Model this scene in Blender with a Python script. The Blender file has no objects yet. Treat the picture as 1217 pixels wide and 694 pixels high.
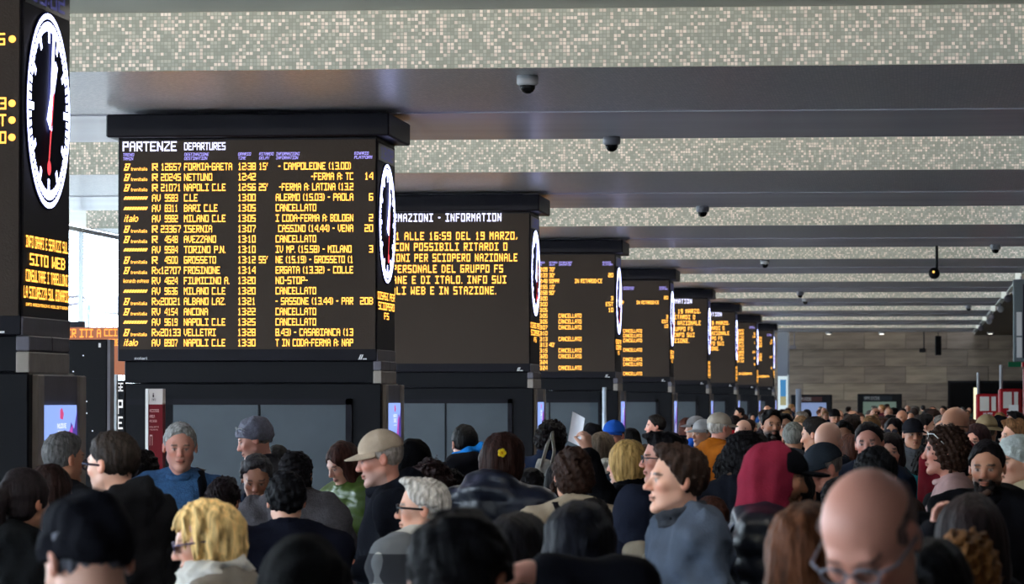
import bpy, bmesh, math, random
import numpy as np
from mathutils import Matrix, Vector, Euler

# ------------------------------------------------------------------ camera
W, H, FPX = 1217, 694, 4690.0
CAMZ = 1.88
PITCH = math.atan(128.0 / FPX)
YAW = math.atan(479.5 * math.cos(PITCH) / FPX)
ROLL = 0.0
scn = bpy.context.scene
COL = scn.collection
cd = bpy.data.cameras.new('camera')
cam = bpy.data.objects.new('camera', cd)
COL.objects.link(cam)
cam.location = (0, 0, CAMZ)
cam.rotation_euler = (Matrix.Rotation(YAW, 3, 'Z') @ Matrix.Rotation(math.pi / 2 + PITCH, 3, 'X') @ Matrix.Rotation(ROLL, 3, 'Z')).to_euler()
cd.sensor_width = 36.0
cd.lens = FPX / W * 36.0
cd.clip_start, cd.clip_end = 0.5, 600
cd.dof.use_dof = True
cd.dof.focus_distance = 27.0
cd.dof.aperture_fstop = 10.5
scn.camera = cam
RM = cam.rotation_euler.to_matrix()

def at(px, py, Y):
    """world point on the plane y = Y seen at a pixel of the 1217x694 frame"""
    d = RM @ Vector(((px - W / 2) / FPX, (H / 2 - py) / FPX, -1))
    return Vector((d.x * Y / d.y, Y, CAMZ + d.z * Y / d.y))

# ------------------------------------------------------------------ world and light
wd = bpy.data.worlds.new('daylight')
scn.world = wd
wd.use_nodes = True
bg = wd.node_tree.nodes['Background']
bg.inputs[0].default_value = (0.78, 0.88, 1.0, 1)
bg.inputs[1].default_value = 12.0
scn.view_settings.view_transform = 'Standard'
scn.view_settings.look = 'None'
scn.view_settings.exposure = 0.0
scn.view_settings.gamma = 1.0

def area(name, loc, rot, sx, sy, power, color):
    l = bpy.data.lights.new(name, 'AREA')
    l.shape = 'RECTANGLE'; l.size = sx; l.size_y = sy; l.energy = power; l.color = color
    o = bpy.data.objects.new(name, l); COL.objects.link(o)
    o.location = loc; o.rotation_euler = rot
    return o

SOF = 2.39 + CAMZ          # underside of the beams
REC = SOF + 0.425           # recessed ceiling between them
PIT = 12.95
BEAM0 = 28.2               # front of the first beam in view
BD = 7.65                  # beam depth
XL, XR = -11.5, 2.0
for k in range(-3, 9):     # fluorescent coves hidden above the rear edge of each beam, washing the next mosaic band
    yb = BEAM0 + k * PIT + BD + 0.05
    if yb < 0: continue
    area('cove_light', ((XL + XR) / 2, yb, SOF + 0.215), (math.pi / 2 + 0.2, 0, 0), XR - XL - 1, 0.05, 300, (1.0, 0.97, 0.88))
ADDED_LAMPS = [(x, BEAM0 + k * PIT + BD + 2.6) for k in range(-2, 9) for x in (-0.6, -3.2)]      # unseen fill lamps added in the recesses to light the crowd
for x, y in ADDED_LAMPS:
    area('added_fill_light', (x, y, REC - 0.10), (0, 0, 0), 0.5, 0.5, 22, (1.0, 0.92, 0.84))

# ------------------------------------------------------------------ materials
def lin(c):
    return tuple((v / 255 / 12.92) if v / 255 <= 0.04045 else ((v / 255 + 0.055) / 1.055) ** 2.4 for v in c)
_M = {}
def mat(name, rgb, rough=0.6, metal=0.0, bump=0.0, bscale=200.0, var=0.0, vscale=8.0, spec=0.12, coord='Object', stretch=(1, 1, 1), sheen=0.0):
    key = (name, rgb, rough, metal, bump, bscale, var, vscale)
    if key in _M: return _M[key]
    m = bpy.data.materials.new(name); m.use_nodes = True
    nt = m.node_tree; b = nt.nodes['Principled BSDF']
    c = lin(rgb)
    b.inputs['Base Color'].default_value = (*c, 1)
    b.inputs['Roughness'].default_value = rough
    b.inputs['Metallic'].default_value = metal
    b.inputs['Specular IOR Level'].default_value = spec
    if sheen: b.inputs['Sheen Weight'].default_value = sheen
    tc = nt.nodes.new('ShaderNodeTexCoord'); mp = nt.nodes.new('ShaderNodeMapping')
    mp.inputs['Scale'].default_value = stretch
    nt.links.new(tc.outputs[coord], mp.inputs[0])
    if var > 0:
        n = nt.nodes.new('ShaderNodeTexNoise'); n.inputs['Scale'].default_value = vscale; n.inputs['Detail'].default_value = 4
        nt.links.new(mp.outputs[0], n.inputs[0])
        r = nt.nodes.new('ShaderNodeMapRange'); r.inputs[1].default_value = 0.3; r.inputs[2].default_value = 0.7
        r.inputs[3].default_value = 1 - var; r.inputs[4].default_value = 1 + var
        nt.links.new(n.outputs[0], r.inputs[0])
        mx = nt.nodes.new('ShaderNodeVectorMath'); mx.operation = 'SCALE'
        mx.inputs[0].default_value = c
        nt.links.new(r.outputs[0], mx.inputs['Scale'])
        nt.links.new(mx.outputs[0], b.inputs['Base Color'])
    if bump > 0:
        n = nt.nodes.new('ShaderNodeTexNoise'); n.inputs['Scale'].default_value = bscale; n.inputs['Detail'].default_value = 3
        nt.links.new(mp.outputs[0], n.inputs[0])
        bp = nt.nodes.new('ShaderNodeBump'); bp.inputs['Strength'].default_value = bump; bp.inputs['Distance'].default_value = 0.01
        nt.links.new(n.outputs[0], bp.inputs['Height']); nt.links.new(bp.outputs[0], b.inputs['Normal'])
    _M[key] = m
    return m

def emis(name, rgb, strength):
    key = (name, rgb, strength)
    if key in _M: return _M[key]
    m = bpy.data.materials.new(name); m.use_nodes = True
    b = m.node_tree.nodes['Principled BSDF']
    b.inputs['Base Color'].default_value = (0.01, 0.01, 0.01, 1)
    b.inputs['Emission Color'].default_value = (*rgb, 1)
    b.inputs['Emission Strength'].default_value = strength
    _M[key] = m
    return m

def mosaic(name, tile, c1, c2, p, grout, rough, gloss_bump=0.0, ax=(0, 2)):
    """square glass tiles: one random colour per tile, with grout lines"""
    m = bpy.data.materials.new(name); m.use_nodes = True
    nt = m.node_tree; b = nt.nodes['Principled BSDF']; N = nt.nodes.new; L = nt.links.new
    tc = N('ShaderNodeTexCoord'); sc = N('ShaderNodeVectorMath'); sc.operation = 'SCALE'; sc.inputs['Scale'].default_value = 1 / tile
    L(tc.outputs['Object'], sc.inputs[0])
    fl = N('ShaderNodeVectorMath'); fl.operation = 'FLOOR'; L(sc.outputs[0], fl.inputs[0])
    if ax == (0, 2):
        fm = N('ShaderNodeVectorMath'); fm.operation = 'MULTIPLY'; fm.inputs[1].default_value = (1, 0, 1)
    else:
        fm = N('ShaderNodeVectorMath'); fm.operation = 'MULTIPLY'; fm.inputs[1].default_value = (1, 1, 0)
    L(fl.outputs[0], fm.inputs[0])
    wn = N('ShaderNodeTexWhiteNoise'); wn.noise_dimensions = '3D'; L(fm.outputs[0], wn.inputs['Vector'])
    cr = N('ShaderNodeValToRGB'); cr.color_ramp.interpolation = 'CONSTANT'
    e = cr.color_ramp.elements
    e[0].position = 0; e[0].color = (*lin(c1[0]), 1)
    e[1].position = p * 0.5; e[1].color = (*lin(c1[1]), 1)
    for pos, c in ((p, c1[2]), (p + (1 - p) * 0.4, c2[0]), (p + (1 - p) * 0.75, c2[1])):
        q = e.new(pos); q.color = (*lin(c), 1)
    L(wn.outputs['Value'], cr.inputs[0])
    fr = N('ShaderNodeVectorMath'); fr.operation = 'FRACTION'; L(sc.outputs[0], fr.inputs[0])
    sp = N('ShaderNodeSeparateXYZ'); L(fr.outputs[0], sp.inputs[0])
    def edge(o):
        a = N('ShaderNodeMath'); a.operation = 'SUBTRACT'; L(o, a.inputs[0]); a.inputs[1].default_value = 0.5
        c = N('ShaderNodeMath'); c.operation = 'ABSOLUTE'; L(a.outputs[0], c.inputs[0]); return c.outputs[0]
    mx = N('ShaderNodeMath'); mx.operation = 'MAXIMUM'
    L(edge(sp.outputs[ax[0]]), mx.inputs[0]); L(edge(sp.outputs[ax[1]]), mx.inputs[1])
    gt = N('ShaderNodeMath'); gt.operation = 'GREATER_THAN'; gt.inputs[1].default_value = 0.42; L(mx.outputs[0], gt.inputs[0])
    mc = N('ShaderNodeMix'); mc.data_type = 'RGBA'; L(gt.outputs[0], mc.inputs[0]); L(cr.outputs[0], mc.inputs[6]); mc.inputs[7].default_value = (*lin(grout), 1)
    L(mc.outputs[2], b.inputs['Base Color'])
    b.inputs['Roughness'].default_value = rough
    bp = N('ShaderNodeBump'); bp.inputs['Strength'].default_value = 0.25; bp.inputs['Distance'].default_value = 0.003; bp.invert = True
    L(gt.outputs[0], bp.inputs['Height']); L(bp.outputs[0], b.inputs['Normal'])
    return m

# ------------------------------------------------------------------ mesh helpers
def link(name, me, m=None, parent=None, smooth=False):
    o = bpy.data.objects.new(name, me); COL.objects.link(o)
    if m is not None and not me.materials: me.materials.append(m)
    if parent is not None: o.parent = parent
    if smooth and len(me.polygons): me.polygons.foreach_set('use_smooth', np.ones(len(me.polygons), dtype=bool))
    return o

class MB:
    def __init__(s): s.v = []; s.f = []
    def quad(s, a, b, c, d):
        n = len(s.v); s.v += [a, b, c, d]; s.f.append((n, n + 1, n + 2, n + 3)); return s
    def box(s, x0, x1, y0, y1, z0, z1, bev=0.0):
        n = len(s.v)
        if bev <= 0:
            s.v += [(x, y, z) for z in (z0, z1) for y in (y0, y1) for x in (x0, x1)]
            for f in ((0, 2, 3, 1), (4, 5, 7, 6), (0, 1, 5, 4), (2, 6, 7, 3), (0, 4, 6, 2), (1, 3, 7, 5)): s.f.append(tuple(n + i for i in f))
        else:
            bm = bmesh.new(); bmesh.ops.create_cube(bm, size=1)
            for v in bm.verts: v.co = ((x0 + x1) / 2 + v.co.x * (x1 - x0), (y0 + y1) / 2 + v.co.y * (y1 - y0), (z0 + z1) / 2 + v.co.z * (z1 - z0))
            bmesh.ops.bevel(bm, geom=bm.edges[:], offset=bev, segments=1, affect='EDGES')
            bm.verts.index_update(); s.v += [tuple(v.co) for v in bm.verts]
            for f in bm.faces: s.f.append(tuple(n + v.index for v in f.verts))
            bm.free()
        return s
    def tube(s, pts, r, seg=8, cap=True, flat=1.0):
        pts = [Vector(p) for p in pts]; n0 = len(s.v); rs = r if isinstance(r, (list, tuple)) else [r] * len(pts)
        for i, p in enumerate(pts):
            t = (pts[min(i + 1, len(pts) - 1)] - pts[max(i - 1, 0)]).normalized()
            u = t.cross(Vector((0, 0, 1)) if abs(t.z) < 0.9 else Vector((1, 0, 0))).normalized(); w = t.cross(u)
            for k in range(seg):
                a = 2 * math.pi * k / seg
                s.v.append(tuple(p + (u * math.cos(a) + w * math.sin(a) * flat) * rs[i]))
        for i in range(len(pts) - 1):
            for k in range(seg):
                a = n0 + i * seg + k; b = n0 + i * seg + (k + 1) % seg
                s.f.append((a, a + seg, b + seg, b))
        if cap:
            s.f.append(tuple(n0 + k for k in range(seg))); e = n0 + (len(pts) - 1) * seg
            s.f.append(tuple(e + k for k in reversed(range(seg))))
        return s
    def lathe(s, prof, c=(0, 0, 0), seg=16, axis='z'):
        n0 = len(s.v)
        for r, h in prof:
            for k in range(seg):
                a = 2 * math.pi * k / seg; x, y = r * math.cos(a), r * math.sin(a)
                p = (x, y, h) if axis == 'z' else ((x, h, y) if axis == 'y' else (h, x, y))
                s.v.append(tuple(p[i] + c[i] for i in range(3)))
        for i in range(len(prof) - 1):
            for k in range(seg):
                a = n0 + i * seg + k; b = n0 + i * seg + (k + 1) % seg
                s.f.append((a, b, b + seg, a + seg))
        s.f.append(tuple(n0 + k for k in reversed(range(seg)))); e = n0 + (len(prof) - 1) * seg
        s.f.append(tuple(e + k for k in range(seg)))
        return s
    def mesh(s, name, m=None):
        me = bpy.data.meshes.new(name); me.from_pydata(s.v, [], s.f); me.update()
        if m: me.materials.append(m)
        return me
    def build(s, name, m, parent=None, smooth=False):
        return link(name, s.mesh(name, m), None, parent, smooth)

def empty(name, loc, rz=0.0):
    o = bpy.data.objects.new(name, None); COL.objects.link(o); o.location = loc; o.rotation_euler.z = rz
    o.empty_display_size = 0.2
    return o
def tag(o, label, cat, group=None):
    o['label'] = label; o['category'] = cat
    if group: o['group'] = group
    return o
def struct(o):
    o['kind'] = 'structure'; return o
def B(name, m, x0, x1, y0, y1, z0, z1, parent=None, bev=0.0):
    return MB().box(x0, x1, y0, y1, z0, z1, bev).build(name, m, parent)

# ------------------------------------------------------------------ LED lettering (5x7 cells)
FONT = {
'A': '01110 10001 10001 11111 10001 10001 10001', 'B': '11110 10001 10001 11110 10001 10001 11110', 'C': '11111 10000 10000 10000 10000 10000 11111',
'D': '11110 10001 10001 10001 10001 10001 11110', 'E': '11111 10000 10000 11110 10000 10000 11111', 'F': '11111 10000 10000 11110 10000 10000 10000',
'G': '11111 10000 10000 10111 10001 10001 11111', 'H': '10001 10001 10001 11111 10001 10001 10001', 'I': '11111 00100 00100 00100 00100 00100 11111',
'J': '00111 00010 00010 00010 00010 10010 01100', 'K': '10001 10010 10100 11000 10100 10010 10001', 'L': '10000 10000 10000 10000 10000 10000 11111',
'M': '10001 11011 10101 10101 10001 10001 10001', 'N': '10001 11001 11001 10101 10011 10011 10001', 'O': '11111 10001 10001 10001 10001 10001 11111',
'P': '11111 10001 10001 11111 10000 10000 10000', 'Q': '11111 10001 10001 10001 10101 10011 11111', 'R': '11111 10001 10001 11111 10100 10010 10001',
'S': '11111 10000 10000 11111 00001 00001 11111', 'T': '11111 00100 00100 00100 00100 00100 00100', 'U': '10001 10001 10001 10001 10001 10001 11111',
'V': '10001 10001 10001 10001 10001 01010 00100', 'W': '10001 10001 10001 10101 10101 11011 10001', 'X': '10001 10001 01010 00100 01010 10001 10001',
'Y': '10001 10001 01010 00100 00100 00100 00100', 'Z': '11111 00001 00010 00100 01000 10000 11111',
'0': '11111 10001 10001 10001 10001 10001 11111', '1': '00100 01100 00100 00100 00100 00100 01110', '2': '11111 00001 00001 11111 10000 10000 11111',
'3': '11111 00001 00001 01111 00001 00001 11111', '4': '00011 00101 01001 10001 11111 00001 00001', '5': '11111 10000 10000 11111 00001 00001 11111',
'6': '11111 10000 10000 11111 10001 10001 11111', '7': '11111 00001 00001 00010 00100 00100 00100', '8': '11111 10001 10001 11111 10001 10001 11111',
'9': '11111 10001 10001 11111 00001 00001 11111', '-': '000 000 000 111 000 000 000', '.': '0 0 0 0 0 0 1', ',': '00 00 00 00 00 01 10', ':': '0 0 1 0 0 1 0',
"'": '01 10 10 00 00 00 00', '(': '01 10 10 10 10 10 01', ')': '10 01 01 01 01 01 10', '/': '00001 00010 00010 00100 01000 01000 10000',
' ': '000 000 000 000 000 000 000', 'x': '00000 00000 10001 01010 00100 01010 10001', '*': '00000 01110 11111 11111 11111 01110 00000',
'a': '00000 00000 01110 00001 01111 10001 01111', 't': '010 010 111 010 010 010 011', 'l': '1 1 1 1 1 1 1', 'o': '00000 00000 01110 10001 10001 10001 01110',
'i': '1 0 1 1 1 1 1', 'n': '00000 00000 11110 10001 10001 10001 10001', 'e': '00000 00000 01110 10001 11111 10000 01110', 'r': '000 000 111 100 100 100 100',
'd': '00001 00001 01111 10001 10001 10001 01111', 'p': '00000 11110 10001 10001 11110 10000 10000', 's': '00000 00000 01111 10000 01110 00001 11110',
'=': '00000 11111 11111 11111 11111 00000 00000', '_': '00000 00000 00000 00000 00000 11111 11111'}
def text_runs(s, gap=1):
    x = 0; runs = []
    for ch in s:
        g = FONT[ch].split(' '); w = len(g[0])
        for r, row in enumerate(g):
            c = 0
            while c < w:
                if row[c] == '1':
                    e = c
                    while e < w and row[e] == '1': e += 1
                    runs.append((x + c, x + e, r)); c = e
                else: c += 1
        x += w + gap
    return runs, x - gap
def led(mb, s, x0, x1, y0, y1, fn, slant=0.0, gap=1):
    """lettering fitted between x0..x1 and y0 (top)..y1 (bottom) of a flat panel; fn maps panel coords to 3D"""
    runs, n = text_runs(s, gap)
    if n <= 0: return
    su = (x1 - x0) / n; sv = (y1 - y0) / 7
    for a, b, r in runs:
        ua, ub = x0 + (a - 0.06) * su, x0 + (b + 0.06) * su; va, vb = y0 + (r - 0.03) * sv, y0 + (r + 1.03) * sv
        k = slant * (7 - r) * sv
        mb.quad(fn(ua + k, vb), fn(ub + k, vb), fn(ub + k, va), fn(ua + k, va))

# ------------------------------------------------------------------ setting
M_black = mat('black_anodised_metal', (22, 20, 28), 0.42, 0.0, 0, 0, 0.15, 3)
M_black2 = mat('black_painted_panel', (17, 17, 22), 0.5, 0.0)
M_led = mat('led_panel_face', (64, 53, 46), 0.55, 0.0, 0.2, 120)
M_gun = mat('gunmetal_cladding', (104, 100, 108), 0.45, 0.0, 0.1, 40, 0.1, 5)
M_gun2 = mat('worn_bronze_cladding', (152, 142, 134), 0.45, 0.0, 0.15, 30, 0.15, 6)
M_white = mat('white_enamel', (225, 225, 225), 0.4)
M_grey = mat('grey_plastic', (150, 150, 155), 0.4)
M_floor = mat('polished_granite_floor', (92, 88, 84), 0.25, 0, 0, 0, 0.2, 3)
M_ceil = mat('painted_ceiling', (206, 208, 200), 0.7, 0, 0, 0, 0.04, 1)
M_band = mosaic('mosaic_band_tiles', 0.0262, ((138, 141, 130), (152, 154, 143), (172, 169, 158)), ((228, 212, 202), (208, 192, 182)), 0.54, (128, 129, 120), 0.35)
M_sof = mosaic('dark_mosaic_soffit_tiles', 0.0262, ((176, 174, 182), (196, 192, 198), (164, 164, 172)), ((206, 202, 206), (184, 182, 190)), 0.6, (168, 168, 176), 0.30, ax=(0, 1))
M_sof2 = mat('dark_soffit_plaster', (188, 186, 196), 0.27, 0, 0.05, 6, 0.1, 0.8, stretch=(0.4, 1.5, 1))
M_bronze = mat('brown_side_ceiling', (96, 84, 72), 0.6, 0, 0, 0, 0.1, 2)
M_amber = emis('amber_led_light', (1.0, 0.45, 0.06), 2.8)
M_ledw = emis('white_led_light', (0.72, 0.72, 1.0), 2.4)
M_ledb = emis('violet_led_light', (0.42, 0.36, 1.0), 1.5)
M_clockw = emis('clock_white_led', (0.52, 0.56, 1.0), 8.0)
M_clockr = emis('clock_red_led', (1.0, 0.06, 0.08), 1.6)
M_clockf = mat('clock_dark_blue_glass', (12, 16, 40), 0.75, spec=0.03)

YF, YB = -14.0, 145.0
struct(B('floor', M_floor, -16, 9, YF, YB + 1, -0.2, 0))
struct(B('ceiling', M_ceil, XL - 2, XR + 0.02, YF, YB + 1, REC, REC + 0.3))
for k in range(-3, 9):
    y0 = BEAM0 + k * PIT
    b = struct(B('ceiling_beam', M_sof, XL, XR, y0 + 0.03, y0 + BD, SOF, REC - 0.002))
    y1 = min(y0 + BD, YB)
    B('mosaic_band', M_band, XL, XR, y0, y0 + 0.03, SOF - 0.004, REC - 0.002, b)
    B('soffit_panel', M_sof2, XL, XR, y0 + 4.35, y1, SOF - 0.010, SOF, b)
    B('added_cove_trough', M_ceil, XL, XR, y0 + BD, y0 + BD + 0.30, SOF + 0.06, SOF + 0.08, b); B('added_cove_baffle', M_ceil, XL, XR, y0 + BD + 0.28, y0 + BD + 0.30, SOF + 0.08, SOF + 0.20, b)  # unseen trough and baffle, added to keep the cove light off the crowd
    B('end_cap', M_ceil, XR, XR + 0.12, y0 - 0.2, y1, SOF - 0.03, REC, b)
struct(B('ceiling_side', M_bronze, XR + 0.12, 9, YF, YB + 1, SOF - 0.03, SOF + 0.3))
struct(B('wall_right', M_bronze, 6.0, 6.3, YF, YB, 0, SOF))
struct(B('wall_behind', mat('grey_wall_plaster', (120, 118, 115), 0.7), -16, 9, YF - 0.3, YF, 0, SOF))

# far wall of travertine slabs
M_trav = []
for i, c in enumerate(((116, 105, 95), (108, 98, 90), (124, 113, 101), (104, 94, 86))):
    M_trav.append(mat('travertine_%s' % 'abcd'[i], c, 0.55, 0, 0.1, 12, 0.32, 2.2, stretch=(0.35, 1, 2.6)))
wb = struct(B('wall_back', mat('wall_joint_mortar', (88, 80, 72), 0.8), XL, 7, YB + 0.05, YB + 0.5, 0, SOF + 0.2))
rr = random.Random(5)
slabm = [MB().box(-0.745, 0.745, -0.03, 0.03, -0.305, 0.305, 0.008).mesh('slab', m) for m in M_trav]
for r in range(7):
    for c in range(9):
        x = -5.6 + c * 1.5 + (0.75 if r % 2 else 0); z = 0.31 + r * 0.62
        s = link('slab', slabm[rr.choice((0, 0, 1, 1, 2, 3))], None, wb)
        s.location = (x, YB + 0.02 + rr.uniform(-.008, .008), z)

# glazed facade on the left, daylight behind it
def glass_mat():
    m = bpy.data.materials.new('clear_glass'); m.use_nodes = True; nt = m.node_tree
    nt.nodes.remove(nt.nodes['Principled BSDF']); out = nt.nodes['Material Output']
    t = nt.nodes.new('ShaderNodeBsdfTransparent'); t.inputs[0].default_value = (0.93, 0.96, 0.97, 1)
    g = nt.nodes.new('ShaderNodeBsdfGlossy'); g.inputs['Roughness'].default_value = 0.02
    f = nt.nodes.new('ShaderNodeFresnel'); f.inputs[0].default_value = 1.45
    x = nt.nodes.new('ShaderNodeMixShader')
    ge = nt.nodes.new('ShaderNodeNewGeometry'); mu = nt.nodes.new('ShaderNodeMath'); mu.operation = 'MULTIPLY'; iv = nt.nodes.new('ShaderNodeMath'); iv.operation = 'SUBTRACT'; iv.inputs[0].default_value = 1.0
    nt.links.new(ge.outputs['Backfacing'], iv.inputs[1]); nt.links.new(f.outputs[0], mu.inputs[0]); nt.links.new(iv.outputs[0], mu.inputs[1])
    nt.links.new(mu.outputs[0], x.inputs[0]); nt.links.new(t.outputs[0], x.inputs[1]); nt.links.new(g.outputs[0], x.inputs[2]); nt.links.new(x.outputs[0], out.inputs[0])
    return m
M_glass = glass_mat()
M_alu = mat('aluminium_mullion', (170, 175, 180), 0.4, 0.6)
fa = struct(B('window_1', M_alu, XL - 0.1, XL, YF, YB, 0, 0.25))
mull = MB().box(-0.03, 0.03, -0.025, 0.025, 0.25, SOF).mesh('mullion', M_alu)
pane = MB().box(-0.006, 0.006, 0.03, 3.97, 0.25, SOF).mesh('pane', M_glass)
y = YF
while y < YB:
    a = link('mullion', mull, None, fa); a.location = (XL - 0.05, y, 0)
    a = link('pane', pane, None, fa); a.location = (XL - 0.05, y, 0)
    y += 4.0
B('transom', M_alu, XL - 0.07, XL - 0.03, YF, YB, SOF - 0.06, SOF, fa)
struct(B('pavement', mat('pale_street_paving', (190, 190, 185), 0.8), -90, XL - 0.1, YF, YB + 60, -0.2, -0.02))

# ------------------------------------------------------------------ information pillars
PD = [1.479 * PIT + PIT * i for i in range(9)]     # front plane of each pillar
PXR = at(448, 300, PD[1]).x; PXL = at(143, 300, PD[1]).x
SW = PXR - PXL
ZT = at(300, 165, PD[1]).z; ZB = at(300, 415, PD[1]).z
DEP = 1.10
P1 = PD[1]
def uz(py): return at(300, py, P1).z
def ux(px): return at(px, 300, P1).x

ROWS = [('T', 'R 12657', 'FORMIA-GAETA', '12:38', "15'", ('- CAMPOLEONE (13.00)', 331, 417), ''),
('T', 'R 20245', 'NETTUNO', '12:42', '', ('-FERMA A: TC', 370, 420), '14'),
('T', 'R 21071', 'NAPOLI C.LE', '12:56', "25'", ('-FERMA A: LATINA (13.2', 332, 420), ''),
('F', 'AV 9583', 'C.LE', '13:00', '', ('ALERMO (15.03) - PAOLA', 328, 420), '6'),
('F', 'AV 8311', 'BARI C.LE', '13:05', '', ('CANCELLATO', 328, 376), ''),
('I', 'AV 9982', 'MILANO C.LE', '13:05', '', ('I CODA-FERMA A: BOLOGN', 328, 420), '2'),
('T', 'R 23367', 'ISERNIA', '13:07', '', ('CASSINO (14.44) - VENA', 331, 420), '20'),
('T', 'R 4548', 'AVEZZANO', '13:10', '', ('CANCELLATO', 328, 376), ''),
('F', 'AV 9584', 'TORINO P.N.', '13:10', '', ('IV MP. (15.58) - MILANO', 328, 418), '3'),
('T', 'R 4500', 'GROSSETO', '13:12', "55'", ('NE (15.19) - GROSSETO (1', 328, 420), ''),
('T', 'Rx12707', 'FROSINONE', '13:14', '', ('ERGATA (13.32) - COLLE', 328, 420), ''),
('L', 'RV4624', 'FIUMICINO A.', '13:20', '', ('NO-STOP-', 328, 366), ''),
('F', 'AV 9636', 'MILANO C.LE', '13:20', '', ('CANCELLATO', 328, 376), ''),
('T', 'Rx20021', 'ALBANO LAZ.', '13:21', '', ('- SASSONE (13.44) - PAR', 328, 420), '20B'),
('T', 'RV4154', 'ANCONA', '13:22', '', ('CANCELLATO', 328, 376), ''),
('F', 'AV 9619', 'NAPOLI C.LE', '13:25', '', ('CANCELLATO', 328, 376), ''),
('T', 'Rx20133', 'VELLETRI', '13:28', '', ('8.43) - CASABIANCA (13', 328, 420), ''),
('I', 'AV 8907', 'NAPOLI C.LE', '13:30', '', ('T IN CODA-FERMA A: NAP', 328, 420), '')]

def logo(mb, kind, x, y, fn):
    """small train-operator marks at the start of each row"""
    def q(x0, x1, y0, y1, s=3.0):
        mb.quad(fn(x + x0, y + y1), fn(x + x1, y + y1), fn(x + x1 + s * (y1 - y0) / 8, y + y0), fn(x + x0 + s * (y1 - y0) / 8, y + y0))
    if kind == 'T':
        q(0, 1.2, -4, 4.2); q(0, 5, 2.9, 4.2); q(3.8, 5.2, -4, 4.2, 3); q(1.8, 8, -4.2, -3, 1); q(1.6, 4.6, -0.7, 0.9, 1)
        led(mb, 'trenitalia', x + 8.5, x + 28, y + 0.3, y + 4.2, fn, 0.1)
    elif kind == 'F':
        for j in range(9): q(j * 3.1, j * 3.1 + 2.5, -1.8, 1.8, 4)
    elif kind == 'I':
        led(mb, 'italo', x + 0.5, x + 16.5, y - 4.5, y + 3.6, fn, 0.25)
    else:
        led(mb, 'leonardo express', x, x + 30, y - 2.4, y + 2.4, fn, 0.1)

def clock(parent, x, yc, zc, r):
    """round station clock on the side face (normal +x)"""
    c = MB().lathe([(r * 1.02, 0), (r * 1.02, 0.008), (r * 0.98, 0.010)], (x, yc, zc), 48, 'x').build('clock', M_clockf, parent)
    X = x + 0.012
    def P(a, rad, dx=0): return (X + dx, yc + rad * math.sin(a), zc + rad * math.cos(a))
    mb = MB(); n = 72
    for i in range(n):
        a, b = 2 * math.pi * i / n, 2 * math.pi * (i + 1) / n
        mb.quad(P(a, r * 0.945), P(b, r * 0.945), P(b, r * 1.0), P(a, r * 1.0))
    mb.build('clock_ring', M_clockw, c)
    tb = MB()
    for i in range(60):
        a = 2 * math.pi * i / 60; big = i % 5 == 0
        r0 = r * (0.70 if big else 0.82); w = r * (0.038 if big else 0.030); r1 = r * 0.915
        s, co = math.sin(a), math.cos(a)
        pts = [(X, yc + rad * s + k * w * co, zc + rad * co - k * w * s) for rad, k in ((r0, -1), (r0, 1), (r1, 1), (r1, -1))]
        tb.quad(*pts)
    tb.build('minute_mark', M_clockw, c)['kind'] = 'stuff'
    def hand(name, ang, r0, r1, w, m, dx):
        s, co = math.sin(ang), math.cos(ang); h = MB()
        h.quad(*[(X + dx * 1.5, yc + rad * s + k * w * r * co, zc + rad * co - k * w * r * s) for rad, k in ((r0 * r, -1.25), (r0 * r, 1.25), (r1 * r, 1), (r1 * r, -1))])
        return h, s, co
    # seen from the aisle (+x side) the right-hand side of the dial points towards +y
    h, _, _ = hand('hour_hand', math.radians(30.5), -0.16, 0.58, 0.062, M_clockw, 0.004); h.build('hour_hand', M_clockw, c)
    h, _, _ = hand('minute_hand', math.radians(8), -0.20, 0.88, 0.048, M_clockw, 0.008); h.build('minute_hand', M_clockw, c)
    sa = math.radians(196)
    h, s, co = hand('second_hand', sa, -0.2, 0.62, 0.022, M_clockr, 0.012)
    h.lathe([(r * 0.075, 0), (r * 0.075, 0.002)], (X + 0.020, yc + 0.62 * r * s, zc + 0.62 * r * co), 16, 'x')
    h.build('second_hand', M_clockr, c)
    return c

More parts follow.
